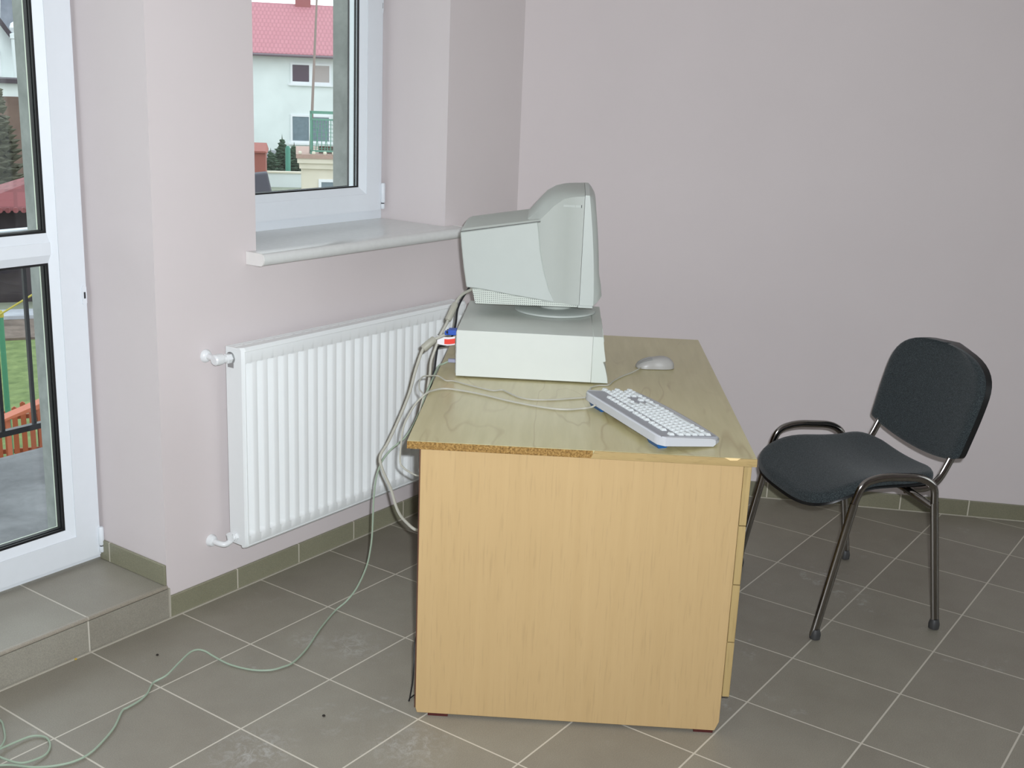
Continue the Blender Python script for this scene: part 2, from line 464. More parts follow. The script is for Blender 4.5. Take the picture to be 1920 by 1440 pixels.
# the raised tiled step in the door niche
st = empty('floor_step', (0, 0, 0)); struct(st)
MB().box(-0.80, 0.262, YW + 0.004, 0.62, 0.0, 0.1).build('step_tread', M['step'], st)
MB().box(-0.80, 0.262, YW - 0.004, YW + 0.004, 0.0, 0.089).build('step_riser', M['step'], st)
MB().box(-0.80, 0.262, YW - 0.006, YW + 0.006, 0.0905, 0.1008).build('step_lip', M['lip'], st, bevel=0.003)
MB().box(0.2625, 0.2665, YW - 0.0085, YW, 0.0, 0.092).build('grout_joint', M['grout'], st)
MB().box(-0.80, 1.9, YW - 0.0135, YW - 0.0085, 0.0, 0.003).build('grout_joint', M['grout'], st)

bl = MB().box(0.2665, 1.92, YW - 0.009, YW, 0.0, 0.066).build('baseboard_left', M['base'], bevel=0.002); struct(bl)
br = MB().box(0.008, 7.0, -0.009, 0.0, 0.0, 0.062).build('baseboard_right', M['base2'], bevel=0.002)
br.location = RC; br.rotation_euler = (0, 0, ARW); struct(br)
gb = MB().box(0.008, 7.0, -0.0125, -0.009, 0.0, 0.003).build('trim_1', M['grout']); gb.location = RC; gb.rotation_euler = (0, 0, ARW); struct(gb)
bn = MB().box(-0.30, 0.0, -0.008, 0.0, 0.0, 0.062).build('baseboard_niche', M['base'], bevel=0.002)
bn.location = (0.262, YW, 0.1005); bn.rotation_euler = (0, 0, -PI / 2); struct(bn)
bn.data.transform(Matrix.Identity(4))

# ------------------------------------------------------------------ frames with mitred beads
def ring(mb, x0, x1, z0, z1, w, yf, yb, bead=0.022, drop=0.014, wr=None):
    """a mitred frame ring: flat face, then a bead sloping back to the glass"""
    wb = wr if wr is not None else w
    o = [(x0, z0), (x1, z0), (x1, z1), (x0, z1)]
    a = [(x0 + w - bead, z0 + wb - bead), (x1 - w + bead, z0 + wb - bead), (x1 - w + bead, z1 - wb + bead), (x0 + w - bead, z1 - wb + bead)]
    i = [(x0 + w, z0 + wb), (x1 - w, z0 + wb), (x1 - w, z1 - wb), (x0 + w, z1 - wb)]
    layers = [[(x, yb, z) for x, z in o], [(x, yf, z) for x, z in o], [(x, yf, z) for x, z in a], [(x, yf + 0.003, z) for x, z in a],
              [(x, yf + drop, z) for x, z in i], [(x, yb, z) for x, z in i]]
    vs = [p for l in layers for p in l]; fs = []
    for l in range(len(layers)):
        m = (l + 1) % len(layers)
        for k in range(4):
            q = (k + 1) % 4
            fs.append((l * 4 + k, l * 4 + q, m * 4 + q, m * 4 + k))
    return mb.add(vs, fs)
def flat_ring(mb, x0, x1, z0, z1, w, y0, y1):
    mb.box(x0, x1, y0, y1, z0, z0 + w); mb.box(x0, x1, y0, y1, z1 - w, z1)
    mb.box(x0, x0 + w, y0, y1, z0 + w, z1 - w); mb.box(x1 - w, x1, y0, y1, z0 + w, z1 - w)
    return mb
def hinge(name, x, y, z0, z1, parent):
    h = MB().lathe([(0.0065, z0 + 0.022), (0.0085, z0 + 0.026), (0.0085, z1 - 0.004), (0.006, z1)], (x, y, 0), 14).build(name, M['pvc'], parent, smooth=True)
    MB().lathe([(0.006, z0), (0.008, z0 + 0.003), (0.008, z0 + 0.017), (0.005, z0 + 0.019)], (x, y, 0), 14).build('hinge_pin', M['pvc'], h, smooth=True)
    MB().lathe([(0.0055, z0 + 0.0185), (0.0055, z0 + 0.0225)], (x, y, 0), 14).build('hinge_washer', M['gasket'], h)
    return h
def latch(x, y, z, parent):
    h = MB().prism([(0.0075 * math.cos(t), 0.020 * (1 if math.sin(t) > 0 else -1) * (1 if abs(math.sin(t)) > .01 else 0) + 0.0075 * math.sin(t)) for t in [k * PI / 8 + 0.01 for k in range(16)]],
                   lambda a, b: (x + a, y - 0.003, z + b), lambda a, b: (x + a, y, z + b)).build('latch_plate', M['pvc'], parent)
    MB().box(x - 0.002, x + 0.0025, y - 0.0045, y - 0.003, z - 0.009, z + 0.009).build('latch_slot', M['dark'], h)
    return h

# window
wn = empty('window_1', (0, 0, 0)); struct(wn)
ring(MB(), 0.622, 1.490, 1.005, 2.298, 0.062, 0.597, 0.66, 0.006, 0.004).build('window_frame', M['pvc'], wn)
sash = ring(MB(), 0.645, 1.466, 1.062, 2.27, 0.0985, 0.578, 0.648, 0.024, 0.016, wr=0.085).build('window_sash', M['pvc'], wn)
flat_ring(MB(), 0.7425, 1.3685, 1.146, 2.186, 0.006, 0.596, 0.602).build('gasket', M['gasket'], wn)
flat_ring(MB(), 0.739, 1.372, 1.1425, 2.1895, 0.006, 0.6415, 0.648).build('outer_seal', M['gasket'], wn)
flat_ring(MB(), 0.7395, 1.3715, 1.143, 2.189, 0.0045, 0.609, 0.619).build('glass_spacer', M['gasket'], wn)
MB().box(0.74, 1.371, 0.603, 0.607, 1.143, 2.19).build('window_pane', M['glass'], wn)
hinge('window_hinge', 1.474, 0.575, 1.066, 1.158, wn)
latch(1.476, 0.592, 1.765, wn)
MB().box(0.71, 1.374, 0.66, 0.77, 1.075, 1.083).build('outer_sill', M['gutter'], wn)
# inner sill board with rounded nose and a white end cap
def nose(y0, y1, z0, z1, n=8):
    r = (z1 - z0) / 2; pts = [(y1, z0), (y1, z1)]
    for k in range(n + 1):
        t = PI / 2 + PI * k / n
        pts.append((y0 + r + r * math.cos(t) * 0.75, (z0 + z1) / 2 + r * math.sin(t)))
    return pts
sillm = MB()
sillm.prism(nose(0.222, 0.298, 0.995, 1.030), lambda y, z: (0.585, y, z), lambda y, z: (1.535, y, z))
sillm.box(0.624, 1.488, 0.298, 0.597, 0.998, 1.030)
sl = sillm.build('window_sill', M['sill'], wn, smooth=True)
MB().prism(nose(0.221, 0.2985, 0.994, 1.031), lambda y, z: (0.580, y, z), lambda y, z: (0.585, y, z)).build('sill_end_cap', M['sillend'], sl)
MB().prism(nose(0.221, 0.2985, 0.994, 1.031), lambda y, z: (1.535, y, z), lambda y, z: (1.540, y, z)).build('sill_end_cap', M['sillend'], sl)

# unseen window added behind the camera to fill the room with daylight
w2 = empty('added_fill_window', (0, 0, 0)); struct(w2)
fr2 = MB(); flat_ring(fr2, RW[0], RW[1], RW[2], RW[3], 0.07, -5.14, -5.07); fr2.box(3.065, 3.135, -5.14, -5.07, RW[2] + 0.07, RW[3] - 0.07)
fr2.build('window_frame', M['pvc'], w2)
MB().box(RW[0] + 0.07, 3.065, -5.107, -5.103, RW[2] + 0.07, RW[3] - 0.07).build('window_pane', M['glass'], w2)
MB().box(3.135, RW[1] - 0.07, -5.107, -5.103, RW[2] + 0.07, RW[3] - 0.07).build('window_pane', M['glass'], w2)
MB().box(RW[0] - 0.04, RW[1] + 0.04, -5.06, -4.93, RW[2] - 0.03, RW[2]).build('window_sill', M['sill'], w2)

# balcony door
dr = empty('door_1', (0, 0, 0)); struct(dr)
ring(MB(), -0.80, 0.262, 0.1, 2.25, 0.05, 0.612, 0.67, 0.006, 0.004, wr=0.03).build('door_frame', M['pvc'], dr)
ds = MB()
ring(ds, -0.775, 0.252, 0.118, 2.225, 0.102, 0.592, 0.642, 0.024, 0.016)
# middle rail with beads above and below
ds.prism([(0.592, 1.028), (0.592, 1.062), (0.595, 1.062), (0.608, 1.086), (0.642, 1.086), (0.642, 1.004), (0.608, 1.004), (0.595, 1.028)],
         lambda y, z: (-0.673, y, z), lambda y, z: (0.150, y, z))
ds.build('door_sash', M['pvc'], dr)
for z0, z1 in ((0.219, 1.005), (1.085, 2.124)):
    flat_ring(MB(), -0.674, 0.151, z0, z1, 0.0075, 0.609, 0.615).build('gasket', M['gasket'], dr)
    flat_ring(MB(), -0.6735, 0.1505, z0 + 0.0005, z1 - 0.0005, 0.0075, 0.6205, 0.636).build('glass_spacer', M['gasket'], dr)
    flat_ring(MB(), -0.6745, 0.1515, z0 - 0.0005, z1 + 0.0005, 0.0075, 0.6362, 0.6425).build('outer_seal', M['seal'], dr)
    MB().box(-0.676, 0.153, 0.616, 0.620, z0, z1).build('door_pane', M['glass'], dr)
hinge('door_hinge', 0.2535, 0.589, 0.125, 0.205, dr)
latch(0.244, 0.592, 0.905, dr); latch(0.244, 0.592, 1.75, dr)

# ================================================================== RADIATOR
rd = tag(empty('radiator', (0.985, YW, 0.172)), 'white ribbed panel radiator mounted on the pink wall below the window sill', 'radiator')
RX0, RX1, RZ0, RZ1, RYF = -0.513, 0.517, 0.0, 0.606, -0.100
def rib_face():
    mb = MB(); xs = [(RX0, 0.0, 0), (RX0 + 0.012, 0.0, 0)]
    pitch = 0.0405; n = 25; x = -0.4855
    prof = [(-0.0155, 0.0), (-0.0140, 0.8), (-0.0115, 1.0), (-0.0045, 1.0), (0.0060, 0.16), (0.0100, 0.0)]
    for k in range(n):
        for dx, d in prof: xs.append((x + dx + k * pitch, d, 1))
    xs += [(RX1 - 0.012, 0, 0), (RX1, 0, 0)]
    zt = [(RZ0, 0), (RZ0 + 0.008, 0), (RZ0 + 0.036, 0), (RZ0 + 0.041, 0.55), (RZ0 + 0.050, 1), (RZ1 - 0.050, 1), (RZ1 - 0.046, 0.95), (RZ1 - 0.044, 0), (RZ1 - 0.008, 0), (RZ1, 0)]
    rows = []
    for z, k in zt:
        edge = 0.006 if z in (RZ0, RZ1) else 0.0
        rows.append([(x_, RYF + 0.0165 * d * k + edge + (0.006 if x_ in (RX0, RX1) else 0), z) for x_, d, _ in xs])
    mb.grid(rows)
    nx, nz = len(xs), len(zt)
    back = [[(p[0], RYF + 0.020, p[2]) for p in r] for r in rows]
    for a, b in (([r[0] for r in rows], [r[0] for r in back]), ([r[-1] for r in rows], [r[-1] for r in back]), (rows[0], back[0]), (rows[-1], back[-1])):
        mb.grid([a, b])
    mb.add([back[0][0], back[0][-1], back[-1][-1], back[-1][0]], [(0, 1, 2, 3)])
    return mb
fp = rib_face().build('front_panel', M['rad'], rd, smooth=True, angle=50)
rim = MB(); flat_ring(rim, RX0 + 0.007, RX1 - 0.007, RZ0 + 0.007, RZ1 - 0.009, 0.003, RYF - 0.0015, RYF)
rim.build('rim', M['rad'], fp, bevel=0.001)
MB().box(RX0 + 0.0005, RX0 + 0.006, RYF + 0.0185, -0.028, RZ0 + 0.004, RZ1 - 0.003).build('side_panel', M['rad'], rd, bevel=0.002)
MB().box(RX1 - 0.006, RX1 - 0.0005, RYF + 0.0185, -0.028, RZ0 + 0.004, RZ1 - 0.003).build('side_panel', M['rad'], rd, bevel=0.002)
g = MB()
g.box(RX0 + 0.0055, RX1 - 0.0055, -0.0815, -0.030, RZ1 - 0.0075, RZ1 - 0.0045)
for k in range(26): g.box(RX0 + 0.018 + k * 0.039, RX0 + 0.045 + k * 0.039, -0.050, -0.044, RZ1 - 0.0045, RZ1 - 0.0038)
g.build('top_grille', M['rad'], rd)
MB().box(RX0 + 0.008, RX1 - 0.008, -0.034, -0.028, RZ0 + 0.004, RZ1 - 0.004).build('back_panel', M['rad'], rd)
for q_ in (-0.3, 0.3): MB().box(q_ - 0.02, q_ + 0.02, -0.030, -0.0006, 0.05, 0.56).build('wall_bracket', M['rad'], rd)
# upper valve: wall rosette, stub, body with bare spindle cap, union nut
vz = 0.747 - 0.172
va = MB().tube([(-0.561, -0.012, vz + 0.002), (-0.561, -0.045, vz + 0.001)], 0.0085, 14).tube([(-0.561, -0.050, vz), (-0.536, -0.050, vz - 0.003), (-0.528, -0.050, vz - 0.004)], 0.011, 14)
va.lathe([(0.012, -0.574), (0.0155, -0.570), (0.0165, -0.556), (0.0155, -0.545), (0.012, -0.542)], (0, -0.050, vz - 0.001), 18, 'X')
va = va.build('upper_valve', M['chromewhite'], rd, smooth=True)
MB().lathe([(0.019, -0.0006), (0.019, -0.003), (0.015, -0.010), (0.009, -0.013)], (-0.561, 0, vz + 0.002), 24, 'Y').build('wall_rosette', M['chromewhite'], va, smooth=True)
MB().lathe([(0.012, -0.530), (0.0145, -0.529), (0.0145, -0.515), (0.013, -0.511)], (0, -0.050, vz - 0.004), 6, 'X').build('union_nut', M['chromewhite'], va)
MB().lathe([(0.011, -0.5145), (0.018, -0.5135), (0.018, -0.5085)], (0, -0.050, vz - 0.004), 20, 'X').build('collar', M['steelnut'], va, smooth=True)
MB().box(-0.5135, -0.512, -0.062, -0.038, vz - 0.032, vz - 0.016).build('bleed_plate', M['steelnut'], va)
lz = 0.195 - 0.172
vb = MB().tube(spline([(-0.561, -0.012, lz - 0.007), (-0.560, -0.036, lz - 0.008), (-0.550, -0.050, lz - 0.010), (-0.534, -0.052, lz - 0.006), (-0.522, -0.052, lz + 0.002), (-0.508, -0.052, lz + 0.004)], 5), 0.0085, 14)
vb.tube([(-0.530, -0.052, lz - 0.004), (-0.535, -0.052, lz + 0.018)], 0.0095, 14)
vb = vb.build('lower_valve', M['chromewhite'], rd, smooth=True)
MB().lathe([(0.019, -0.0006), (0.019, -0.003), (0.015, -0.012), (0.009, -0.015)], (-0.561, 0, lz - 0.007), 24, 'Y').build('wall_rosette', M['chromewhite'], vb, smooth=True)
MB().lathe([(0.012, -0.519), (0.0145, -0.517), (0.0145, -0.506), (0.013, -0.503)], (0, -0.052, lz + 0.003), 6, 'X').build('union_nut', M['chromewhite'], vb)

# ================================================================== DESK
dk = tag(empty('desk', A, ADESK), 'tan wood-effect desk with drawers standing on the tiled floor by the radiator', 'desk')
TW, TL = 0.81, 1.25
MB().box(0, TW, 0.0015, TL, TOP - 0.0185, TOP).build('desktop', [M['top']], dk, bevel=0.0012, seg=1)
MB().box(0.0, 0.432, -0.0002, 0.0014, TOP - 0.0185, TOP - 0.0008).build('chipboard_edge', M['chip'], dk)['label'] = 'bare chipboard edge where the band has come off'
MB().prism([(0.428, TOP - 0.0188), (0.436, TOP - 0.0005), (0.735, TOP - 0.0005), (0.748, TOP - 0.0065), (0.764, TOP - 0.006), (0.772, TOP - 0.0005), (TW, TOP - 0.0005), (TW, TOP - 0.0188)],
           lambda u, z: (u, -0.0014, z), lambda u, z: (u, 0.0014, z)).build('edge_band', M['band'], dk)
MB().prism([(0.735, TOP - 0.0004), (0.748, TOP - 0.0064), (0.764, TOP - 0.0058), (0.772, TOP - 0.0004)], lambda u, z: (u, 0.0004, z), lambda u, z: (u, 0.0016, z)).build('chipped_spot', M['fresh'], dk)
PB = TOP - 0.0186
def side_panel(v0, v1, u0=0.031, u1=0.783):
    # lower corners slightly rounded
    r = 0.012
    poly = [(u0 + r * 0.3, 0.007), (u0, 0.007 + r), (u0, PB), (u1, PB), (u1, 0.007 + r * 2), (u1 - r * 0.8, 0.007)]
    return MB().prism(poly, lambda u, z: (u, v0, z), lambda u, z: (u, v1, z))
ep = side_panel(0.012, 0.030).build('end_panel', M['panel'], dk, bevel=0.0008, seg=1)
side_panel(1.215, 1.233).build('end_panel', M['panel'], dk, bevel=0.0008, seg=1)
MB().box(0.040, 0.783, 0.425, 0.443, 0.08, PB).build('pedestal_wall', M['panel'], dk)
MB().box(0.028, 0.031, 0.013, 0.029, 0.02, PB).build('edge_shade_strip', M['brown'], dk)  # dark strip standing in for the flash shadow along the panel
MB().box(0.10, 0.118, 0.030, 0.425, 0.08, PB).box(0.10, 0.783, 0.030, 0.425, 0.08, 0.098).build('pedestal_back', M['panel'], dk)
MB().box(0.10, 0.118, 0.443, 1.215, 0.40, PB).build('modesty_panel', M['panel'], dk)
zs = [0.098, 0.246, 0.397, 0.548, 0.697]
for k in range(4):
    f = MB().box(0.7845, 0.8025, 0.016, 0.438, zs[k] + 0.0012, zs[k + 1] - 0.0012)
    f = f.build('drawer', M['fronts'], dk, bevel=0.001, seg=1)
    MB().box(0.14, 0.7840, 0.045, 0.410, zs[k] + 0.015, zs[k + 1] - 0.03).build('drawer_box', M['panel'], f)
    zc = (zs[k] + zs[k + 1]) / 2
    MB().tube(spline([(0.8025, 0.18, zc), (0.822, 0.182, zc), (0.826, 0.195, zc), (0.826, 0.259, zc), (0.822, 0.272, zc), (0.8025, 0.274, zc)], 4), 0.004, 8).build('handle', M['steelnut'], f, smooth=True)
for u0, u1 in ((0.062, 0.112), (0.722, 0.770)):
    for v0 in (0.013, 1.216): MB().box(u0, u1, v0, v0 + 0.016, 0.0, 0.0068).build('foot_pad', M['redpad'], dk)

# ================================================================== COMPUTER CASE
CO = (0.26, 0.82)
def onDesk(name, u, v, z=TOP, rz=0.0):
    return empty(name, D(u, v, z), ADESK + rz)
cc = tag(onDesk('computer_case', *CO), 'cream desktop computer case lying flat on the desk under the monitor', 'computer')
cu = lambda u: u - CO[0]
MB().box(cu(0.056), cu(0.4372), -0.221, 0.221, 0.0045, 0.1365).build('cover', M['casemetal'], cc, bevel=0.0010)
fb = [(0.4374, 0.0042), (0.4374, 0.1368), (0.4655, 0.1366), (0.4675, 0.120), (0.4705, 0.098), (0.4755, 0.0715), (0.4755, 0.0665), (0.4690, 0.0650), (0.4745, 0.052), (0.4790, 0.036), (0.4830, 0.020), (0.4855, 0.0042)]
b_ = MB().prism(fb, lambda u, z: (cu(u), -0.2215, z), lambda u, z: (cu(u), 0.2215, z)).build('front_bezel', M['caseplastic'], cc, bevel=0.001, seg=1)
MB().hexa([(cu(0.4685), -0.02, 0.078), (cu(0.4775), -0.02, 0.078), (cu(0.4775), 0.13, 0.078), (cu(0.4685), 0.13, 0.078), (cu(0.4660), -0.02, 0.118), (cu(0.4700), -0.02, 0.118), (cu(0.4700), 0.13, 0.118), (cu(0.4660), 0.13, 0.118)]).build('disc_drive', M['beige2'], b_)
MB().box(cu(0.470), cu(0.4735), 0.150, 0.185, 0.088, 0.098).build('power_button', M['beige2'], b_)
MB().box(cu(0.0535), cu(0.0558), -0.212, 0.212, 0.010, 0.131).build('rear_plate', M['steelnut'], cc)
for a in (cu(0.09), cu(0.41)):
    for q in (-0.18, 0.18): MB().lathe([(0.014, 0.0), (0.014, 0.0043)], (a, q, 0), 16).build('foot', M['dark'], cc)

# ================================================================== MONITOR
MO = (0.326, 0.95)
CT = TOP + 0.1365
mn = tag(onDesk('monitor', *MO, z=CT), 'bulky cream tube monitor on a swivel foot on top of the computer case', 'monitor')
mz = lambda z: z - CT
mu = lambda u: u - MO[0]
def lerp(a, b, t): return a + (b - a) * t
# rear housing: big box whose side faces taper to the back, front edge of the sides curved
def prism_w(poly, wf, n=None):
    """profile polygon in (u,z) extruded to +-w(u,z)"""
    return MB().prism(poly, lambda u, z: (mu(u), -wf(u, z), mz(z)), lambda u, z: (mu(u), wf(u, z), mz(z)))
def w_rear(u, z): return lerp(0.142, 0.166, min(1, max(0, (u - 0.04) / 0.28)))
rear = [(0.062, 0.941), (0.052, 1.00), (0.044, 1.06), (0.040, 1.102), (0.264, 1.144), (0.268, 1.120), (0.276, 1.060), (0.288, 1.005), (0.306, 0.950), (0.326, 0.912), (0.30, 0.915), (0.20, 0.926), (0.10, 0.939)]
rh = MB()
rh.prism(rear, lambda u, z: (mu(u), -w_rear(u, z), mz(z)), lambda u, z: (mu(u), w_rear(u, z), mz(z)))
rh.build('rear_housing', M['beige'], mn, bevel=0.003)
# lid of the rear housing: rounded back edge, sloping top, shoulders drawn in
lid = []; seam = []
for u, z in ((0.0405, 1.1045), (0.042, 1.112), (0.047, 1.120), (0.058, 1.126), (0.14, 1.140), (0.225, 1.153), (0.272, 1.161)):
    zb = lerp(1.103, 1.144, (u - 0.04) / 0.224)
    ws = w_rear(u, z) - 0.001
    zt_ = max(z, zb + 0.003)
    seam.append([(mu(u), -ws + 0.003, mz(zb - 0.002)), (mu(u), -ws + 0.003, mz(zb + 0.004)), (mu(u), ws - 0.003, mz(zb + 0.004)), (mu(u), ws - 0.003, mz(zb - 0.002))])
    zs_ = zb + 0.0026
    lid.append([(mu(u), -ws, mz(zs_)), (mu(u), -ws + 0.004, mz(lerp(zs_, zt_, 0.35))), (mu(u), -ws * 0.75, mz(lerp(zs_, zt_, 0.72))), (mu(u), -ws * 0.45, mz(zt_)), (mu(u), 0, mz(zt_ + 0.002)), (mu(u), ws * 0.45, mz(zt_)), (mu(u), ws * 0.75, mz(lerp(zs_, zt_, 0.72))), (mu(u), ws - 0.004, mz(lerp(zs_, zt_, 0.35))), (mu(u), ws, mz(zs_))])
MB().loft(lid).build('rear_lid', M['beige2'], mn, smooth=True, angle=28)
MB().loft(seam).build('lid_seam_shadow', M['seamshade'], mn)  # grey strip in the seam stands in for the shadow under the lid
# front shell: flared hood between the rear housing and the bezel
hood = []
for u, zt, zt2, w, zb in ((0.230, 1.150, 1.140, 0.150, 0.925), (0.262, 1.188, 1.146, 0.156, 0.915), (0.285, 1.214, 1.170, 0.160, 0.912), (0.310, 1.229, 1.196, 0.163, 0.912), (0.335, 1.236, 1.216, 0.167, 0.912), (0.352, 1.238, 1.222, 0.172, 0.912), (0.370, 1.239, 1.226, 0.178, 0.911), (0.3955, 1.240, 1.228, 0.1805, 0.9105)):
    r = 0.010
    hood.append([(mu(u), -w, mz(zb)), (mu(u), -w, mz(zt2 - 0.003)), (mu(u), -w + 0.004, mz(zt2)), (mu(u), -w * 0.86, mz(lerp(zt2, zt, 0.6))), (mu(u), -w * 0.55, mz(zt)), (mu(u), 0, mz(zt + 0.004)), (mu(u), w * 0.55, mz(zt)), (mu(u), w * 0.86, mz(lerp(zt2, zt, 0.6))), (mu(u), w - 0.004, mz(zt2)), (mu(u), w, mz(zt2 - 0.003)), (mu(u), w, mz(zb))])
fs = MB().loft(hood).build('front_shell', M['beige2'], mn, smooth=True, angle=30)
for s in (-1, 1):
    y = 0.1725 * s
    sm = MB()
    sm.add([(mu(0.336), y * 0.985, mz(1.1985)), (mu(0.336), y * 0.985, mz(1.1925)), (mu(0.386), y * 1.053, mz(1.1995)), (mu(0.386), y * 1.053, mz(1.1935)),
            (mu(0.336), y * 0.94, mz(1.1985)), (mu(0.336), y * 0.94, mz(1.1925)), (mu(0.386), y * 0.98, mz(1.1995)), (mu(0.386), y * 0.98, mz(1.1935))],
           [(0, 1, 3, 2), (4, 6, 7, 5), (0, 2, 6, 4), (1, 5, 7, 3), (0, 4, 5, 1), (2, 3, 7, 6)])
    h = sm.build('side_slot', M['beige'], fs)
    MB().box(mu(0.3862), mu(0.3885), y * 1.02 - 0.004, y * 1.02 + 0.004, mz(1.1925), mz(1.2005)).build('slot_end', M['dark'], h)
# front bezel ring with the curved face
bez = []
def edge_u(z):                      # side edge of the bezel bows forward towards the chin
    t = min(1, max(0, (1.2285 - z) / 0.318))
    return 0.409 + 0.028 * (1 - (1 - t) ** 1.7)
CROWN = {0: 0, 1: .0090, 2: .0125, 3: .0145, 4: .0155}
for step, w, ins, kf in ((0, 0.1805, 0.0, 0.0), (1, 0.1798, 0.0, 0.0), (2, 0.168, 0.010, 0.50), (3, 0.153, 0.022, 0.85), (4, 0.142, 0.030, 0.95), (5, 0.140, 0.032, 0.3)):
    ringp = []; N = 8
    zb, zt = 0.9105 + ins * 0.8, 1.2285 - ins
    def uu(z, y):
        if step == 0: return 0.3965
        e = edge_u(z)
        chin = 0.012 * max(0, 1 - abs(z - 0.946) / 0.042) * kf
        return e + 0.0155 * kf + chin + 0.003 * kf * (1 - (y / 0.18) ** 2)
    zz = [lerp(zb, zt, k / N) for k in range(N + 1)]
    for z in zz: ringp.append((mu(uu(z, w)), -w, mz(z)))
    for k in range(1, N):
        y = lerp(-w, w, k / N); c = CROWN[min(k, N - k)]
        ringp.append((mu(uu(zt + c, y)), y, mz(zt + c)))
    for z in zz[::-1]: ringp.append((mu(uu(z, w)), w, mz(z)))
    for k in range(N - 1, 0, -1):
        y = lerp(-w, w, k / N); ringp.append((mu(uu(zb, y)), y, mz(zb)))
    bez.append(ringp)
bz = MB().loft(bez).build('bezel', M['beige'], mn, smooth=True, angle=30)
scr = []
for u, k in ((0.409, 1.0), (0.4245, 0.99), (0.4275, 0.7), (0.429, 0.3)):
    scr.append([(mu(u + (0.0 if u < 0.41 else 0.016 * (1.20 - (1.085 + 0.10 * k * math.sin(t))) / 0.2)), 0.138 * k * math.copysign(abs(math.cos(t)) ** 0.25, math.cos(t)), mz(1.085) + 0.104 * k * math.copysign(abs(math.sin(t)) ** 0.25, math.sin(t))) for t in [2 * PI * (j + .5) / 32 for j in range(32)]])
MB().loft(scr).build('screen', M['screen'], mn, smooth=True)
MB().lathe([(0.008, 0.0), (0.008, 0.010)], (mu(0.448), -0.09, mz(0.945)), 14, 'X').build('power_button', M['beige2'], bz)
MB().box(mu(0.392), mu(0.436), -0.1785, 0.1785, mz(0.902), mz(0.9103)).build('chin', M['beige'], mn, bevel=0.002)
# perforated skirt under the rear housing
skirt = [(0.090, 0.894), (0.079, 0.938), (0.10, 0.9385), (0.20, 0.9255), (0.30, 0.9145), (0.391, 0.9095), (0.391, 0.9015), (0.30, 0.8995)]
sk = MB().prism(skirt, lambda u, z: (mu(u), -w_rear(u, z) + 0.003, mz(z)), lambda u, z: (mu(u), w_rear(u, z) - 0.003, mz(z)))
sk.build('vent_skirt', M['vent'], mn)
MB().lathe([(0.05, 0.012), (0.052, 0.030), (0.058, 0.0435)], (0, 0, 0), 32).build('swivel_neck', M['beige2'], mn, smooth=True)
MB().lathe([(0.121, 0.0), (0.125, 0.002), (0.125, 0.007), (0.118, 0.0105), (0.055, 0.013)], (0, 0, 0), 48).build('swivel_base', M['beige'], mn, smooth=True, angle=60)

# ================================================================== KEYBOARD
KR = math.atan2(0.413, 0.911)
kb = tag(onDesk('keyboard', 0.588, 0.014, TOP, KR), 'light grey computer keyboard lying skewed on the desk near its edge', 'keyboard')
KL, KW = 0.425, 0.172
def kx(t): return KW + 0.010 * math.sin(PI * min(1, max(0, t))) - 0.004
body = []
for j in range(25):
    t = j / 24; y = 0.0 + KL * t
    e = min(1, min(t, 1 - t) / 0.06); ins = 0.020 * (1 - math.sqrt(max(0, 1 - (1 - e) ** 2)))
    x0, x1 = 0.0 + ins * 0.6, kx(t) - ins
    body.append([(x0, y, 0.0135), (x0, y, 0.0325), (x0 + 0.003, y, 0.0350), (x1 - 0.012, y, 0.0215), (x1 - 0.003, y, 0.0185), (x1, y, 0.0145), (x1, y, 0.006), (x1 - 0.006, y, 0.002)])
MB().loft(body).build('shell', M['keyb'], kb, smooth=True, angle=40)
def deck_z(x): return lerp(0.0349, 0.0216, (x - 0.003) / (KW - 0.004 - 0.012 - 0.003))
dd = MB()
dd.hexa([(0.006, 0.010, deck_z(0.006) - 0.002), (0.156, 0.010, deck_z(0.156) - 0.002), (0.156, KL - 0.010, deck_z(0.156) - 0.002), (0.006, KL - 0.010, deck_z(0.006) - 0.002),
         (0.006, 0.010, deck_z(0.006) + 0.0008), (0.156, 0.010, deck_z(0.156) + 0.0008), (0.156, KL - 0.010, deck_z(0.156) + 0.0008), (0.006, KL - 0.010, deck_z(0.006) + 0.0008)])
dd.build('deck', M['keydeck'], kb)
P_ = 0.0186
keys = []
def row(x, start, widths):
    y = start
    for w in widths:
        if w > 0: keys.append((x, y, y + w * P_ - 0.0040))
        y += abs(w) * P_
xs_ = [0.031, 0.056, 0.0746, 0.0932, 0.1118, 0.1304]
y0 = 0.016
row(xs_[0], y0, [1, -1, 1, 1, 1, 1, -.5, 1, 1, 1, 1, -.5, 1, 1, 1, 1, -.25, 1, 1, 1])
row(xs_[1], y0, [1] * 13 + [2, -.25, 1, 1, 1, -.25, 1, 1, 1, 1])
row(xs_[2], y0, [1.5] + [1] * 12 + [1.5, -.25, 1, 1, 1, -.25, 1, 1, 1])
row(xs_[3], y0, [1.75] + [1] * 11 + [2.25, -3.5, 1, 1, 1, 1])
row(xs_[4], y0, [2.25] + [1] * 10 + [2.75, -1.25, 1, -1.25, 1, 1, 1])
row(xs_[5], y0, [1.5, 1.25, 1.25, 5.5, 1.25, 1.25, 1.5, 1.5, -.25, 1, 1, 1, -.25, 2, 1, 1])
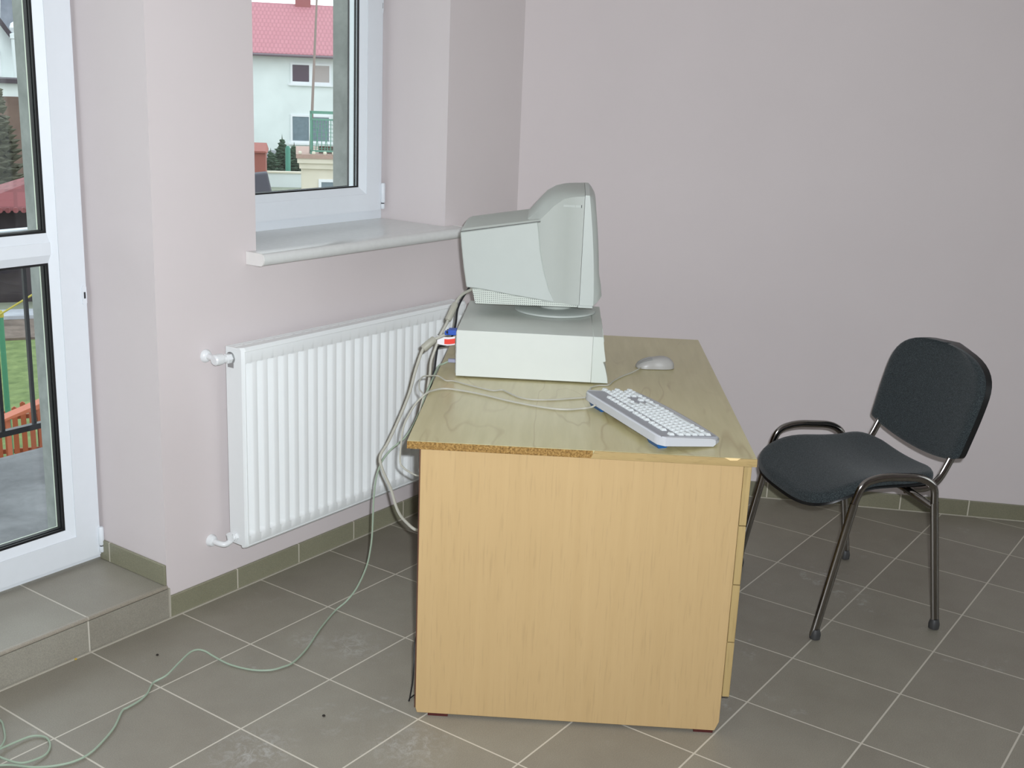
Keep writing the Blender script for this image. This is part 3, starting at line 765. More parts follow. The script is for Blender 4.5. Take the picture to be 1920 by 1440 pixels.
def key_mb(mb, k, ox=0, oy=0, oz=0):
    x, ya, yb = k; h = 0.0075; dep = 0.0150; z0 = deck_z(x) - 0.001; z1 = deck_z(x + dep) - 0.001; i = 0.0030
    return mb.hexa([(x - ox, ya - oy, z0 - oz), (x + dep - ox, ya - oy, z1 - oz), (x + dep - ox, yb - oy, z1 - oz), (x - ox, yb - oy, z0 - oz),
                    (x + i - ox, ya + i - oy, z0 + h - oz), (x + dep - i - ox, ya + i - oy, z1 + h - oz), (x + dep - i - ox, yb - i - oy, z1 + h - oz), (x + i - ox, yb - i - oy, z0 + h - oz)])
keys.sort(key=lambda k: k[1])
for k in keys[:100]: key_mb(MB(), k).build('key', M['key'], kb)
rest = MB()
for k in keys[100:]: key_mb(rest, k)
if keys[100:]: rest.build('far_keys', M['key'], kb)['kind'] = 'stuff'
for a, b in ((0.026, 0.075), (0.335, 0.395)):
    MB().hexa([(0.010, a, 0.0), (0.030, a, 0.0), (0.030, b, 0.0), (0.010, b, 0.0), (0.003, a, 0.0135), (0.045, a, 0.010), (0.045, b, 0.010), (0.003, b, 0.0135)]).build('tilt_foot', M['bluefoot'], kb)
MB().hexa([(0.12, 0.03, 0.0), (0.15, 0.03, 0.0), (0.15, KL - 0.03, 0.0), (0.12, KL - 0.03, 0.0), (0.12, 0.03, 0.008), (0.15, 0.03, 0.004), (0.15, KL - 0.03, 0.004), (0.12, KL - 0.03, 0.008)]).build('front_pad', M['dark'], kb)

# ================================================================== MOUSE
ms = tag(onDesk('computer_mouse', 0.634, 0.832, TOP, math.radians(8)), 'light grey computer mouse on the far side of the desk top', 'mouse')
def mouse_pt(x, t, off=0.0):
    # x along the length -0.057 (cable end) .. 0.057 ; t angle across 0..pi
    k = x / 0.058
    w = 0.0315 * (1 - abs(k) ** 3.2) ** 0.42 * (1 - 0.10 * math.exp(-((k + 0.1) / 0.35) ** 2))
    h = 0.036 * (1 - abs(k) ** 3.0) ** 0.5 * (0.80 + 0.24 * k - 0.12 * k * k) + 0.003
    c, s = math.cos(t), math.sin(t)
    return (x, (w + off) * math.copysign(abs(c) ** 0.75, c), 0.0015 + (h + off) * abs(s) ** 0.8)
rows = []
for i in range(25):
    x = 0.0575 * math.sin(PI * (i / 24 - 0.5)) 
    rows.append([mouse_pt(x, PI * j / 20) for j in range(21)])
mbm = MB().loft(rows); mbm.build('body', M['mouse'], ms, smooth=True, angle=60)
for s in (0, 1):
    r2 = []
    for i in range(9):
        x = lerp(-0.052, -0.012, i / 8)
        a0, a1 = (0.30, 0.47) if s == 0 else (0.53, 0.70)
        r2.append([mouse_pt(x, PI * lerp(a0, a1, j / 8), 0.0009) for j in range(9)])
    inner = [[(p[0], p[1], p[2] - 0.004) for p in r] for r in r2]
    b2 = MB()
    for i in range(9):
        pass
    b2.loft([r2[i] + inner[i][::-1] for i in range(9)]).build('button', M['mouse2'], ms, smooth=True, angle=50)

# ================================================================== CABLES
def cyl_between(mb, a, b, r, n=14):
    a, b = V3(a), V3(b); t = (b - a)
    return mb.tube([a, a + t * 0.08, a + t * 0.92, b], r, n, radii=[0.8, 1, 1, 0.8])
def duv(L): return [D(*p) for p in L]
# signal lead: monitor -> choke -> loop behind the desk -> choke -> blue plug
mon = duv([(0.075, 0.87, 0.925), (0.050, 0.84, 0.914), (0.036, 0.82, 0.899), (0.024, 0.80, 0.875), (0.011, 0.77, 0.839), (-0.005, 0.75, 0.806), (-0.019, 0.74, 0.764), (-0.029, 0.73, 0.729),
           (-0.030, 0.72, 0.696), (-0.033, 0.70, 0.652), (-0.030, 0.66, 0.56), (0.02, 0.56, 0.44), (0.03, 0.42, 0.36)])
vga = duv([(0.020, 0.66, 0.829), (0.002, 0.65, 0.822), (-0.024, 0.64, 0.810), (-0.040, 0.63, 0.793), (-0.059, 0.62, 0.735), (-0.075, 0.61, 0.666), (-0.100, 0.60, 0.596), (-0.130, 0.58, 0.524),
           (-0.151, 0.57, 0.483), (-0.141, 0.55, 0.450), (-0.110, 0.50, 0.414), (-0.083, 0.45, 0.371), (-0.053, 0.40, 0.357), (-0.010, 0.36, 0.349)])
sc_ = tag(empty('monitor_cable', D(0.02, 0.66, 0.829)), 'thick beige monitor cable with two bulky chokes and a blue plug behind the computer case', 'cable')
def rel(pts, e): return [V3(p) - e.location for p in pts]
MB().tube(rel(spline(mon + vga[::-1], 8), sc_), 0.0042, 10).build('lead', M['cable'], sc_, smooth=True)
c1 = cyl_between(MB(), *rel(duv([(0.031, 0.812, 0.890), (0.013, 0.775, 0.845)]), sc_), 0.0098).build('choke', M['ferrite'], sc_, smooth=True, angle=50)
cyl_between(MB(), *rel(duv([(-0.010, 0.646, 0.8175), (-0.042, 0.630, 0.790)]), sc_), 0.0112).build('choke', M['ferrite'], sc_, smooth=True, angle=50)
pl = MB()
q = rel(duv([(0.0525, 0.66, 0.838)]), sc_)[0]
def plugbox(a0, a1, hw, hz, c):  # box along -u from the case
    p = []
    for z in (-hz, hz):
        for (a, s) in ((a0, -1), (a1, -1), (a1, 1), (a0, 1)):
            p.append(c + U * a + W * (s * hw) + V3((0, 0, z)))
    return p
pl.hexa(plugbox(-0.026, 0.0, 0.017, 0.0075, q)); pl.hexa(plugbox(-0.036, -0.026, 0.008, 0.006, q + V3((0, 0, -0.004))))
pb = pl.build('plug', M['blue'], sc_, bevel=0.002)
for s in (-1, 1):
    MB().tube([q + W * (0.0135 * s) - U * 0.031, q + W * (0.0135 * s) - U * 0.018], 0.0035, 8).build('thumbscrew', M['dark'], pb)
# black mains lead
pwr = duv([(0.067, 0.94, 0.928), (0.041, 0.91, 0.885), (0.030, 0.89, 0.855), (0.028, 0.87, 0.818), (0.023, 0.85, 0.790), (0.009, 0.81, 0.765), (-0.012, 0.77, 0.765), (-0.017, 0.76, 0.743), (-0.020, 0.75, 0.705),
           (-0.027, 0.74, 0.660), (-0.027, 0.72, 0.600), (-0.01, 0.66, 0.45), (0.018, 0.43, 0.33), (0.05, 0.30, 0.26), (0.055, 0.16, 0.21), (0.020, 0.10, 0.173), (0.019, 0.06, 0.120), (0.018, 0.050, 0.066), (0.010, 0.060, 0.012), (0.012, 0.09, 0.0035), (0.07, 0.20, 0.0035), (0.20, 0.55, 0.0035)])
pc = tag(empty('power_cable', D(0.012, 0.78, 0.772)), 'black power cable hanging from the back of the monitor behind the desk', 'cable')
sp_ = spline(pwr, 8); n_ = len(sp_)
MB().tube(rel(sp_, pc), 0.0034, 10, radii=[1.0 if i < n_ * 0.6 else max(0.5, 1 - (i - n_ * 0.6) * 0.06) for i in range(n_)]).build('lead', M['cableblack'], pc, smooth=True)
tg = MB(); rows = []
for i in range(11):
    t = i / 10; u = lerp(-0.012, 0.040, t); zc = lerp(0.7965, 0.796, t) - 0.004 * math.sin(PI * t)
    rows.append((u, zc))
def strip(mb, r, hz0, hz1, v0, v1):
    ring_ = [[V3(D(u, v0, z + hz0)) - pc.location, V3(D(u, v0, z + hz1)) - pc.location, V3(D(u, v1, z + hz1)) - pc.location, V3(D(u, v1, z + hz0)) - pc.location] for u, z in r]
    return mb.loft(ring_)
tgo = strip(MB(), rows, -0.0125, 0.0125, 0.7290, 0.7302).build('tag', M['tagwhite'], pc)
strip(MB(), [r for r in rows if r[0] > 0.006], -0.0085, 0.0065, 0.7284, 0.7289).build('red_stripe', M['tagred'], tgo)
# pale green network lead running to a coil on the floor
net = [D(0.050, 0.690, 0.745), D(0.027, 0.702, 0.740), D(0.010, 0.700, 0.7315), D(-0.0045, 0.700, 0.7225), D(-0.016, 0.60, 0.693), D(-0.028, 0.59, 0.665), D(-0.051, 0.58, 0.596), D(-0.077, 0.57, 0.548), D(-0.101, 0.57, 0.523),
       D(-0.119, 0.57, 0.506), D(-0.145, 0.57, 0.469), D(-0.161, 0.57, 0.421), D(-0.168, 0.57, 0.360), D(-0.170, 0.57, 0.311), D(-0.172, 0.57, 0.244), D(-0.177, 0.57, 0.194), D(-0.188, 0.57, 0.139), D(-0.215, 0.57, 0.072), D(-0.245, 0.565, 0.028)]
net = [tuple(p) for p in net] + [(0.5933, -0.0411, 0.004), (0.4836, -0.0887, 0.004), (0.3773, -0.1432, 0.004), (0.3023, -0.1691, 0.004), (0.2662, -0.1663, 0.004), (0.2321, -0.1519, 0.004), (0.2029, -0.1124, 0.004), (0.1862, -0.0479, 0.004),
       (0.1815, 0.0101, 0.010), (0.1733, 0.0322, 0.020), (0.1595, 0.048, 0.025), (0.1346, 0.0502, 0.025), (0.0875, 0.0355, 0.020), (0.0356, 0.0201, 0.012), (0.0048, 0.0284, 0.004), (-0.0146, 0.0182, 0.004), (-0.0434, -0.0046, 0.004),
       (-0.0759, -0.0176, 0.004), (-0.1141, -0.0225, 0.004), (-0.1336, -0.0259, 0.004), (-0.1871, -0.07, 0.004), (-0.2374, -0.0989, 0.004), (-0.2881, -0.1202, 0.004), (-0.3309, -0.1216, 0.004), (-0.3716, -0.1014, 0.004), (-0.4035, -0.0686, 0.004),
       (-0.4284, -0.0249, 0.004), (-0.4675, 0.0166, 0.004), (-0.4815, 0.0463, 0.007), (-0.4487, 0.0477, 0.009), (-0.4115, 0.0451, 0.008), (-0.3713, 0.0459, 0.006), (-0.3336, 0.0411, 0.005), (-0.316, 0.0149, 0.004), (-0.3269, -0.0209, 0.004),
       (-0.3515, -0.0459, 0.004), (-0.3796, -0.0519, 0.006), (-0.415, -0.046, 0.011), (-0.4291, -0.0056, 0.011), (-0.4367, 0.0463, 0.015), (-0.414, 0.0402, 0.016), (-0.385, 0.0686, 0.012), (-0.3595, 0.1154, 0.008), (-0.3411, 0.162, 0.004), (-0.3454, 0.2237, 0.004)]
nc = tag(empty('network_cable', (0.3, -0.1, 0.0)), 'pale green network cable running from the desk across the floor into a loose coil', 'cable')
MB().tube(rel(spline(net, 7), nc), 0.0026, 8).build('lead', M['cablegreen'], nc, smooth=True)
MB().hexa(plugbox(-0.016, 0.012, 0.006, 0.005, V3(D(0.041, 0.694, 0.7445)) - nc.location)).build('plug', M['grayplug'], nc, bevel=0.001)
# keyboard and mouse leads
kbl = [D(0.4446, 0.3223, 0.7385), D(0.434, 0.3265, 0.7310), D(0.415, 0.338, 0.7232), D(0.367, 0.319, 0.7230), D(0.312, 0.328, 0.7230), D(0.227, 0.368, 0.7230), D(0.146, 0.421, 0.7230), D(0.093, 0.448, 0.7230), D(0.041, 0.460, 0.7235), D(0.011, 0.432, 0.7242),
       D(-0.005, 0.395, 0.7235), D(-0.029, 0.39, 0.698), D(-0.048, 0.39, 0.664), D(-0.061, 0.39, 0.631), D(-0.067, 0.39, 0.586), D(-0.069, 0.39, 0.533), D(-0.059, 0.38, 0.520), D(-0.039, 0.36, 0.515), D(-0.005, 0.33, 0.515), D(0.06, 0.30, 0.53)]
kc = tag(empty('keyboard_cable', D(0.2, 0.38, TOP)), 'beige keyboard cable crossing the desk top and hanging over its radiator edge', 'cable')
MB().tube(rel(spline(kbl, 7), kc), 0.0025, 8).build('lead', M['cable'], kc, smooth=True)
mcl = [D(0.590, 0.790, 0.7285), D(0.578, 0.768, 0.727), D(0.561, 0.744, 0.7235), D(0.528, 0.692, 0.7225), D(0.502, 0.635, 0.7225), D(0.487, 0.590, 0.7225), D(0.458, 0.580, 0.7225), D(0.437, 0.549, 0.7225), D(0.438, 0.505, 0.7225), D(0.444, 0.462, 0.7225), D(0.424, 0.448, 0.7225), D(0.381, 0.429, 0.7225),
       D(0.338, 0.410, 0.7225), D(0.282, 0.399, 0.7225), D(0.246, 0.413, 0.7225), D(0.216, 0.450, 0.7225), D(0.195, 0.479, 0.7225), D(0.171, 0.469, 0.7225), D(0.133, 0.490, 0.7225), D(0.090, 0.521, 0.7225), D(0.055, 0.548, 0.7225), D(0.034, 0.545, 0.7235), D(0.010, 0.575, 0.727),
       D(-0.008, 0.55, 0.734), D(-0.027, 0.52, 0.738), D(-0.032, 0.48, 0.733), D(-0.026, 0.44, 0.723), D(-0.012, 0.405, 0.715), D(-0.02, 0.40, 0.66), D(0.0, 0.38, 0.56), D(0.06, 0.33, 0.5)]
mc = tag(empty('mouse_cable', D(0.3, 0.5, TOP)), 'thin beige mouse cable winding along the desk top beside the computer case', 'cable')
MB().tube(rel(spline(mcl, 7), mc), 0.0020, 8).build('lead', M['cable'], mc, smooth=True)

# ================================================================== CHAIR
ACH = math.radians(139.6)
ch = tag(empty('visitor_chair', (1.682, -1.145, 0), ACH), 'dark slate fabric stacking chair with chrome legs on the tiles by the far wall', 'chair')
def seat_w(x):
    if x > 0.09: return 0.232 * max(0.0, 1 - ((x - 0.09) / 0.135) ** 3.4) ** (1 / 3.0)
    if x < -0.12: return 0.216 * max(0.0, 1 - ((-0.12 - x) / 0.085) ** 3) ** (1 / 2.4)
    t = (x + 0.12) / 0.21
    return lerp(0.216, 0.232, t) - 0.010 * math.sin(PI * t)
def seat_z(x, y):
    k = abs(y) / 0.225
    z = 0.449 + 0.022 * k ** 2 * (1 - max(0, (x - 0.02) / 0.21) ** 1.2) + 0.010 * max(0, (-0.08 - x) / 0.12)
    if x > 0.04: z -= 0.050 * ((x - 0.04) / 0.185) ** 1.8
    return z
def cushion(off_top, off_bot, grow=0.0):
    NX, NY = 30, 18; mb = MB(); top, bot = [], []
    for i in range(NX + 1):
        s = math.sin(PI * (i / NX - 0.5)); x = 0.010 + s * 0.2149
        w = seat_w(x) + grow
        rt, rb = [], []
        for j in range(NY + 1):
            t = math.sin(PI * (j / NY - 0.5)); y = w * t
            e = min(1.0, (1 - abs(t)) / 0.10) if NY else 1; ex = min(1.0, (1 - abs(s)) / 0.06)
            r = math.sqrt(max(0, 1 - (1 - min(e, ex)) ** 2))
            rt.append((x, y, seat_z(x, y) - 0.016 * (1 - r) + off_top)); rb.append((x, y, seat_z(x, y) - 0.016 + off_bot))
        top.append(rt); bot.append(rb)
    mb.grid(top); mb.grid(bot)
    mb.grid([[r[0] for r in top], [r[0] for r in bot]]); mb.grid([[r[-1] for r in top], [r[-1] for r in bot]])
    mb.grid([top[0], bot[0]]); mb.grid([top[-1], bot[-1]])
    return mb
seat = cushion(0.006, -0.004).build('seat', M['fabric'], ch, smooth=True, angle=70)
cushion(-0.0145, -0.014, -0.004).build('seat_shell', M['blackplastic'], ch, smooth=True, angle=70)
# backrest
TILT = 0.25
def back_half(t):
    if t > 0.52: return 0.241 * max(0.0, 1 - ((t - 0.52) / 0.48) ** 3.0) ** (1 / 2.4)
    if t < 0.10: return 0.226 + 0.008 * math.sqrt(max(0, 1 - (1 - t / 0.10) ** 2))
    return 0.234 + 0.007 * math.sin((t - 0.10) / 0.42 * PI / 2)
def back_pt(t, s, depth):
    y = back_half(t) * s
    z = 0.520 + 0.293 * t - 0.036 * (1 - s * s) ** 0.8 * (1 - t) ** 1.5
    x = -0.209 - math.tan(TILT) * (z - 0.51) - 0.022 * (1 - s * s) - depth
    return (x, y - 0.014, z)
def back_mesh(d0, d1, crown):
    NT, NS = 26, 20; mb = MB(); fr, bk = [], []
    for i in range(NT + 1):
        t = 0.5 + 0.5 * math.sin(PI * (i / NT - 0.5)) * 0.9999
        a, b = [], []
        for j in range(NS + 1):
            s = math.sin(PI * (j / NS - 0.5))
            e = min(1.0, (1 - abs(s)) / 0.12, t / 0.06, (1 - t) / 0.10); r = math.sqrt(max(0, 1 - (1 - e) ** 2))
            a.append(back_pt(t, s, d0 + crown * (1 - r))); b.append(back_pt(t, s, d1))
        fr.append(a); bk.append(b)
    mb.grid(fr); mb.grid(bk)
    mb.grid([[r[0] for r in fr], [r[0] for r in bk]]); mb.grid([[r[-1] for r in fr], [r[-1] for r in bk]])
    mb.grid([fr[0], bk[0]]); mb.grid([fr[-1], bk[-1]])
    return mb
back_mesh(0.0, 0.020, 0.012).build('backrest', M['fabric'], ch, smooth=True, angle=70)
back_mesh(0.0205, 0.040, 0.0).build('back_shell', M['blackplastic'], ch, smooth=True, angle=70)
UP = (0, 1, 0)
def fillet(pts, n=5, r=0.03):
    out = [V3(pts[0])]
    for i in range(1, len(pts) - 1):
        p, a, b = V3(pts[i]), V3(pts[i - 1]), V3(pts[i + 1])
        da, db = (a - p), (b - p); ra = min(r, da.length * .45); rb = min(r, db.length * .45)
        p0, p2 = p + da.normalized() * ra, p + db.normalized() * rb
        for k in range(n + 1):
            t = k / n; out.append(p0 * (1 - t) ** 2 + p * 2 * t * (1 - t) + p2 * t * t)
    out.append(V3(pts[-1])); return out
for s in (1, -1):
    y = 0.26 * s
    foot_f, knee_f = V3((0.200, y, 0.012)), V3((0.120, y, 0.415))
    foot_r, knee_r = V3((-0.202, y, 0.012)), V3((-0.140, y, 0.405))
    lf = MB().tube([foot_f, knee_f], 0.0085, 14, 0.0135, UP).build('leg', M['chrome'], ch, smooth=True)
    lr = MB().tube([foot_r, knee_r], 0.0085, 14, 0.0135, UP).build('leg', M['chrome'], ch, smooth=True)
    arc = fillet([knee_f, (0.101, y, 0.476), (0.038, y, 0.4925), (-0.088, y, 0.485), (-0.134, y, 0.456), knee_r], 8, 0.035)
    MB().tube(arc, 0.0085, 14, 0.0120, UP).build('side_rail', M['chrome'], ch, smooth=True)
    for l, f, kx_ in ((lf, foot_f, 0.0026), (lr, foot_r, -0.0018)):
        MB().lathe([(0.010, -0.012), (0.0155, -0.009), (0.0165, 0.004), (0.014, 0.014), (0.012, 0.020)], f + V3((-kx_ * 2, 0, 0.0)), 18).build('foot_cap', M['rubber'], l, smooth=True)
    # back support tube leaving the rear cross bar
    sup = fillet([(-0.085, 0.195 * s - 0.006, 0.423), (-0.186, 0.195 * s - 0.006, 0.423), (-0.239, 0.195 * s - 0.010, 0.530), (-0.260, 0.195 * s - 0.012, 0.600)], 9, 0.055)
    MB().tube(sup, 0.0075, 14, 0.0125, UP).build('back_support', M['chrome'], ch, smooth=True)
    MB().tube([(0.085, 0.150 * s, 0.405), (0.085, 0.150 * s, 0.425)], 0.011, 12).build('seat_bolt', M['blackplastic'], ch)
for x, z in ((0.082, 0.426), (-0.092, 0.422)):
    MB().tube(fillet([(x + (0.036 if x > 0 else -0.042), -0.255, z - 0.028), (x, -0.205, z), (x, 0.205, z), (x + (0.036 if x > 0 else -0.042), 0.255, z - 0.028)], 5, 0.02), 0.0105, 12).build('cross_bar', M['chrome'], ch, smooth=True)

# ================================================================== small debris on the floor
def crumb(x, y, r, mat, label):
    o = MB().lathe([(r * .5, 0.0), (r, r * .35), (r * .8, r * .8), (r * .3, r)], (0, 0, 0), 7).build('crumb', mat)
    o.location = (x, y, 0.0002); tag(o, label, 'crumb'); return o
crumb(0.1005, 0.141, 0.0042, M['crumb'], 'tiny black crumb on the floor tile between the step and the cable')
crumb(-0.0506, 0.2853, 0.0042, M['crumby'], 'tiny yellow crumb on the floor at the foot of the tiled step')
crumb(0.1654, -0.4174, 0.0045, M['crumb'], 'tiny brown crumb on the floor tile just left of the desk end panel')

# ================================================================== OUTSIDE
CAM = V3((-1.659, -2.222, 1.549))
def out_frame(name, e, dist, off=0.0, z=0.0):
    ex, ey = e
    return empty(name, (CAM.x + ex * dist + ey * off, CAM.y + ey * dist - ex * off, z), math.atan2(-ex, ey))
ED = (0.526, 0.850)       # compass direction seen through the door glass
EW = (0.694, 0.720)       # compass direction seen through the window
GZ = -3.0
gr = MB().box(-80, 120, 0.73, 160, GZ - 0.3, GZ).build('ground', M['ground']); struct(gr)
struct(MB().box(-1.6, 1.30, 0.725, 1.75, -0.15, 0.06).build('balcony_floor', M['balc']))
def strip_ground(name, mat, d0, d1, z, s0, s1):
    o = out_frame(name, ED, 0); o.name = name
    e = MB().box(s0, s1, d0, d1, GZ, GZ + z).build(name, mat); e.location = o.location; e.rotation_euler = o.rotation_euler
    bpy.data.objects.remove(o); e.name = name
    return struct(e)
strip_ground('lawn', M['lawn'], 11.0, 20.1, 0.02, -8, 5)
strip_ground('soil_bank', M['soil'], 20.1, 21.6, 0.06, -8, 5)
strip_ground('kerb', M['kerb'], 21.6, 22.2, 0.12, -8, 5)
# balcony railing
rl = tag(empty('balcony_railing', (-0.15, 1.70, 0.06)), 'dark steel balcony railing with a handrail coloured as sky-lit outside the door', 'railing')
MB().box(-1.42, 1.42, -0.025, 0.025, 0.850, 0.872).build('handrail', M['skylitrail'], rl, bevel=0.004)  # pale colour stands in for sky light on the rail top
MB().box(-1.42, 1.42, -0.012, 0.012, 0.100, 0.122).build('bottom_rail', M['rail'], rl)
for k in range(21): MB().box(-1.315 + k * 0.13 - 0.0065, -1.315 + k * 0.13 + 0.0065, -0.0065, 0.0065, 0.122, 0.850).build('bar', M['rail'], rl)
for x in (-1.40, 1.40): MB().box(x - 0.018, x + 0.018, -0.018, 0.018, 0.0, 0.850).build('post', M['rail'], rl)
# picket fence on the lawn
pf = tag(out_frame('picket_fence', ED, 13.5, 0, GZ), 'low orange red picket fence on the grass below the balcony', 'fence')
for k in range(28):
    x = -1.25 + k * 0.088; h = 0.74 + 0.045 * math.sin(k * 1.7)
    MB().prism([(x, 0.05), (x + 0.056, 0.05), (x + 0.056, h), (x + 0.028, h + 0.02), (x, h)], lambda a, b: (a, -0.012, b), lambda a, b: (a, 0.012, b)).build('picket', M['picket'], pf)
for z in (0.2, 0.6): MB().box(-1.3, 1.25, 0.012, 0.04, z, z + 0.05).build('rail', M['picket'], pf)
for x in (-1.2, 0.0, 1.2): MB().box(x - 0.03, x + 0.03, 0.04, 0.10, 0.0, 0.72).build('post', M['picket'], pf)
gp = tag(out_frame('green_pole', ED, 12.6, -0.30, GZ), 'green metal pole with a yellow cap rising beside the picket fence', 'pole')
MB().lathe([(0.027, 0.0), (0.027, 1.96)], (0, 0, 0), 14).build('shaft', M['greenpole'], gp, smooth=True)
MB().lathe([(0.031, 1.96), (0.031, 2.0), (0.015, 2.03)], (0, 0, 0), 14).build('cap', M['yellow'], gp, smooth=True)
rp = MB().tube([(0.0, -0.056, 2.0), (0.36, -0.056, 2.22), (0.9, -0.056, 2.58), (1.3, -0.056, 2.84)], 0.010, 8).build('rope', M['yellow'])
rp.location = gp.location; rp.rotation_euler = gp.rotation_euler
tag(rp, 'yellow rope slanting up from the top of the green pole', 'rope')
pk = tag(out_frame('plank', ED, 11.6, -0.05, GZ), 'orange painted plank slanting up in front of the picket fence', 'plank')
MB().hexa([(-0.27, -0.1, 1.17), (0.75, -0.1, 1.50), (0.75, 0.1, 1.50), (-0.27, 0.1, 1.17), (-0.27, -0.1, 1.19), (0.75, -0.1, 1.60), (0.75, 0.1, 1.60), (-0.27, 0.1, 1.19)]).build('board', M['orange'], pk)
MB().box(0.62, 0.70, -0.04, 0.04, 0.0, 1.46).build('leg', M['orange'], pk)
MB().box(-0.25, -0.21, -0.03, 0.03, 0.0, 1.178).build('leg', M['orange'], pk)
# shed with red roof
sh = tag(out_frame('shed', ED, 23.0, 0, GZ), 'dark open shed with a dull red tiled roof beyond the lawn', 'shed')
MB().box(-0.95, 3.2, 0.5, 2.2, 0.0, 1.80).build('wall', M['openshade'], sh)  # solid dark block painting the shade inside the open shed
rf = MB().hexa([(-1.15, -0.05, 1.80), (3.4, -0.05, 1.80), (3.4, 2.4, 1.80), (-1.15, 2.4, 1.80), (1.3, 1.05, 2.70), (3.4, 1.05, 2.70), (3.4, 1.25, 2.70), (1.3, 1.25, 2.70)]).build('roof', M['redroof'], sh)
em = MB()
for k in range(34): em.lathe([(0.05, 0.0), (0.05, 0.14)], (-1.08 + k * 0.132, -0.12, 1.815), 10, 'Y')
em.build('roof_edge', M['redroof'], rf)
for x in (-0.9, 0.30, 1.6, 3.0): MB().box(x - 0.06, x + 0.06, 0.0, 0.12, 0.0, 1.80).build('post', M['darkpost'], sh)

def conifer(name, e, dist, off, h, r, label, mat, group, tiers=16, seed=0):
    rnd = random.Random(seed)
    t = tag(out_frame(name, e, dist, off, GZ), label, 'tree', group)
    MB().lathe([(0.06 * h / 3, 0.0), (0.02, h * 0.97)], (0, 0, 0), 8).build('trunk', M['bark'], t)
    mb = MB()
    for k in range(tiers):
        f = k / tiers; z = h * (0.06 + 0.90 * f); rr = r * (1 - f) ** 0.85 + 0.05
        n = 9 + int(9 * (1 - f))
        for j in range(n):
            a = 2 * PI * (j + rnd.random()) / n; L = rr * (0.7 + 0.45 * rnd.random()); dz = -0.28 * L + rnd.uniform(-.08, .08)
            w = 0.10 * r + 0.04; th = w * 0.45
            d = V3((math.cos(a), math.sin(a), 0)); s = V3((-d.y, d.x, 0))
            b = V3((0, 0, z)); tip = d * L + V3((0, 0, z + dz + 0.10 * L)); mid = d * (L * .55) + V3((0, 0, z + dz))
            mb.add([b, mid + s * w, mid - s * w, mid + V3((0, 0, th)), mid - V3((0, 0, th * 1.6)), tip], [(0, 1, 3), (0, 3, 2), (0, 4, 1), (0, 2, 4), (5, 3, 1), (5, 2, 3), (5, 1, 4), (5, 4, 2)])
    mb.add([V3((0.03, 0, h * .9)), V3((-0.03, 0.03, h * .9)), V3((-0.03, -0.03, h * .9)), V3((0, 0, h * 1.08))], [(0, 1, 3), (1, 2, 3), (2, 0, 3), (0, 2, 1)])
    mb.build('foliage', mat, t)
    return t
conifer('spruce_tree', ED, 29.0, -0.42, 4.1, 0.95, 'brownish spruce tree rising behind the red roofed shed, nearer the door glass edge', M['needles2'], 'spruces behind the shed', 26, 1)
conifer('spruce_tree', ED, 26.6, 0.34, 3.2, 0.8, 'low dark spruce tree behind the red roofed shed, beside the brownish spruce', M['needles'], 'spruces behind the shed', 20, 2)
# low white annex, gabled house and grey building beyond the trees
an = tag(out_frame('annex', ED, 36.0, 0, GZ), 'low white annex with a dark flat roof behind the spruces', 'building')
MB().box(-7, 3.0, 0.0, 2.0, 0.0, 3.78).build('wall', M['whitewall'], an)
MB().box(-7.2, 3.2, -0.25, 2.2, 3.78, 3.90).build('roof', M['darkroof'], an)
MB().box(-7, 3.0, -0.06, 0.0, 0.0, 3.42).build('board_fence', M['boards'], an)
gh = tag(out_frame('gabled_house', ED, 40.0, 0, GZ), 'white gabled house with dark roof edges behind the low annex', 'house')
MB().prism([(-5.2, 0), (0.02, 0), (0.02, 4.90), (-2.6, 8.6), (-5.2, 4.9)], lambda a, b: (a, 0, b), lambda a, b: (a, 8, b)).build('wall', M['whitewall'], gh)
MB().prism([(0.30, 4.48), (-2.6, 8.65), (-5.5, 4.48), (-5.5, 4.7), (-2.6, 8.95), (0.30, 4.70)], lambda a, b: (a, -0.4, b), lambda a, b: (a, 8.4, b)).build('roof', M['darkroof'], gh)
w_ = MB().box(-1.35, -0.40, -0.04, 0.0, 3.9, 4.65).build('window', M['whiteframe'], gh)
MB().box(-1.30, -0.45, -0.05, -0.04, 3.95, 4.60).build('pane', M['paneblue'], w_)
ck = MB().lathe([(0.16, 0), (0.16, 5.0), (0.19, 5.02), (0.19, 5.15), (0.12, 5.18)], (0.10, -1.2, 0), 16).build('flue', M['whitewall'], gh, smooth=True, angle=40)
MB().lathe([(0.05, 5.15), (0.15, 5.22), (0.19, 5.33), (0.15, 5.45), (0.04, 5.52)], (0.10, -1.2, 0), 16).build('cowl', M['whiteframe'], ck, smooth=True)
gy = tag(out_frame('grey_building', ED, 58.0, 0, GZ), 'grey slate roofed building behind the gabled house at the left edge of the photo', 'building')
MB().box(-0.45, 5.0, 0, 6, 0, 4.5).build('wall', M['whitewall'], gy)
MB().hexa([(-0.6, -0.3, 4.5), (5.2, -0.3, 4.5), (5.2, 6.3, 4.5), (-0.6, 6.3, 4.5), (-0.35, 2.8, 8.2), (5.2, 2.8, 8.2), (5.2, 3.2, 8.2), (-0.35, 3.2, 8.2)]).build('roof', M['greyroof'], gy)

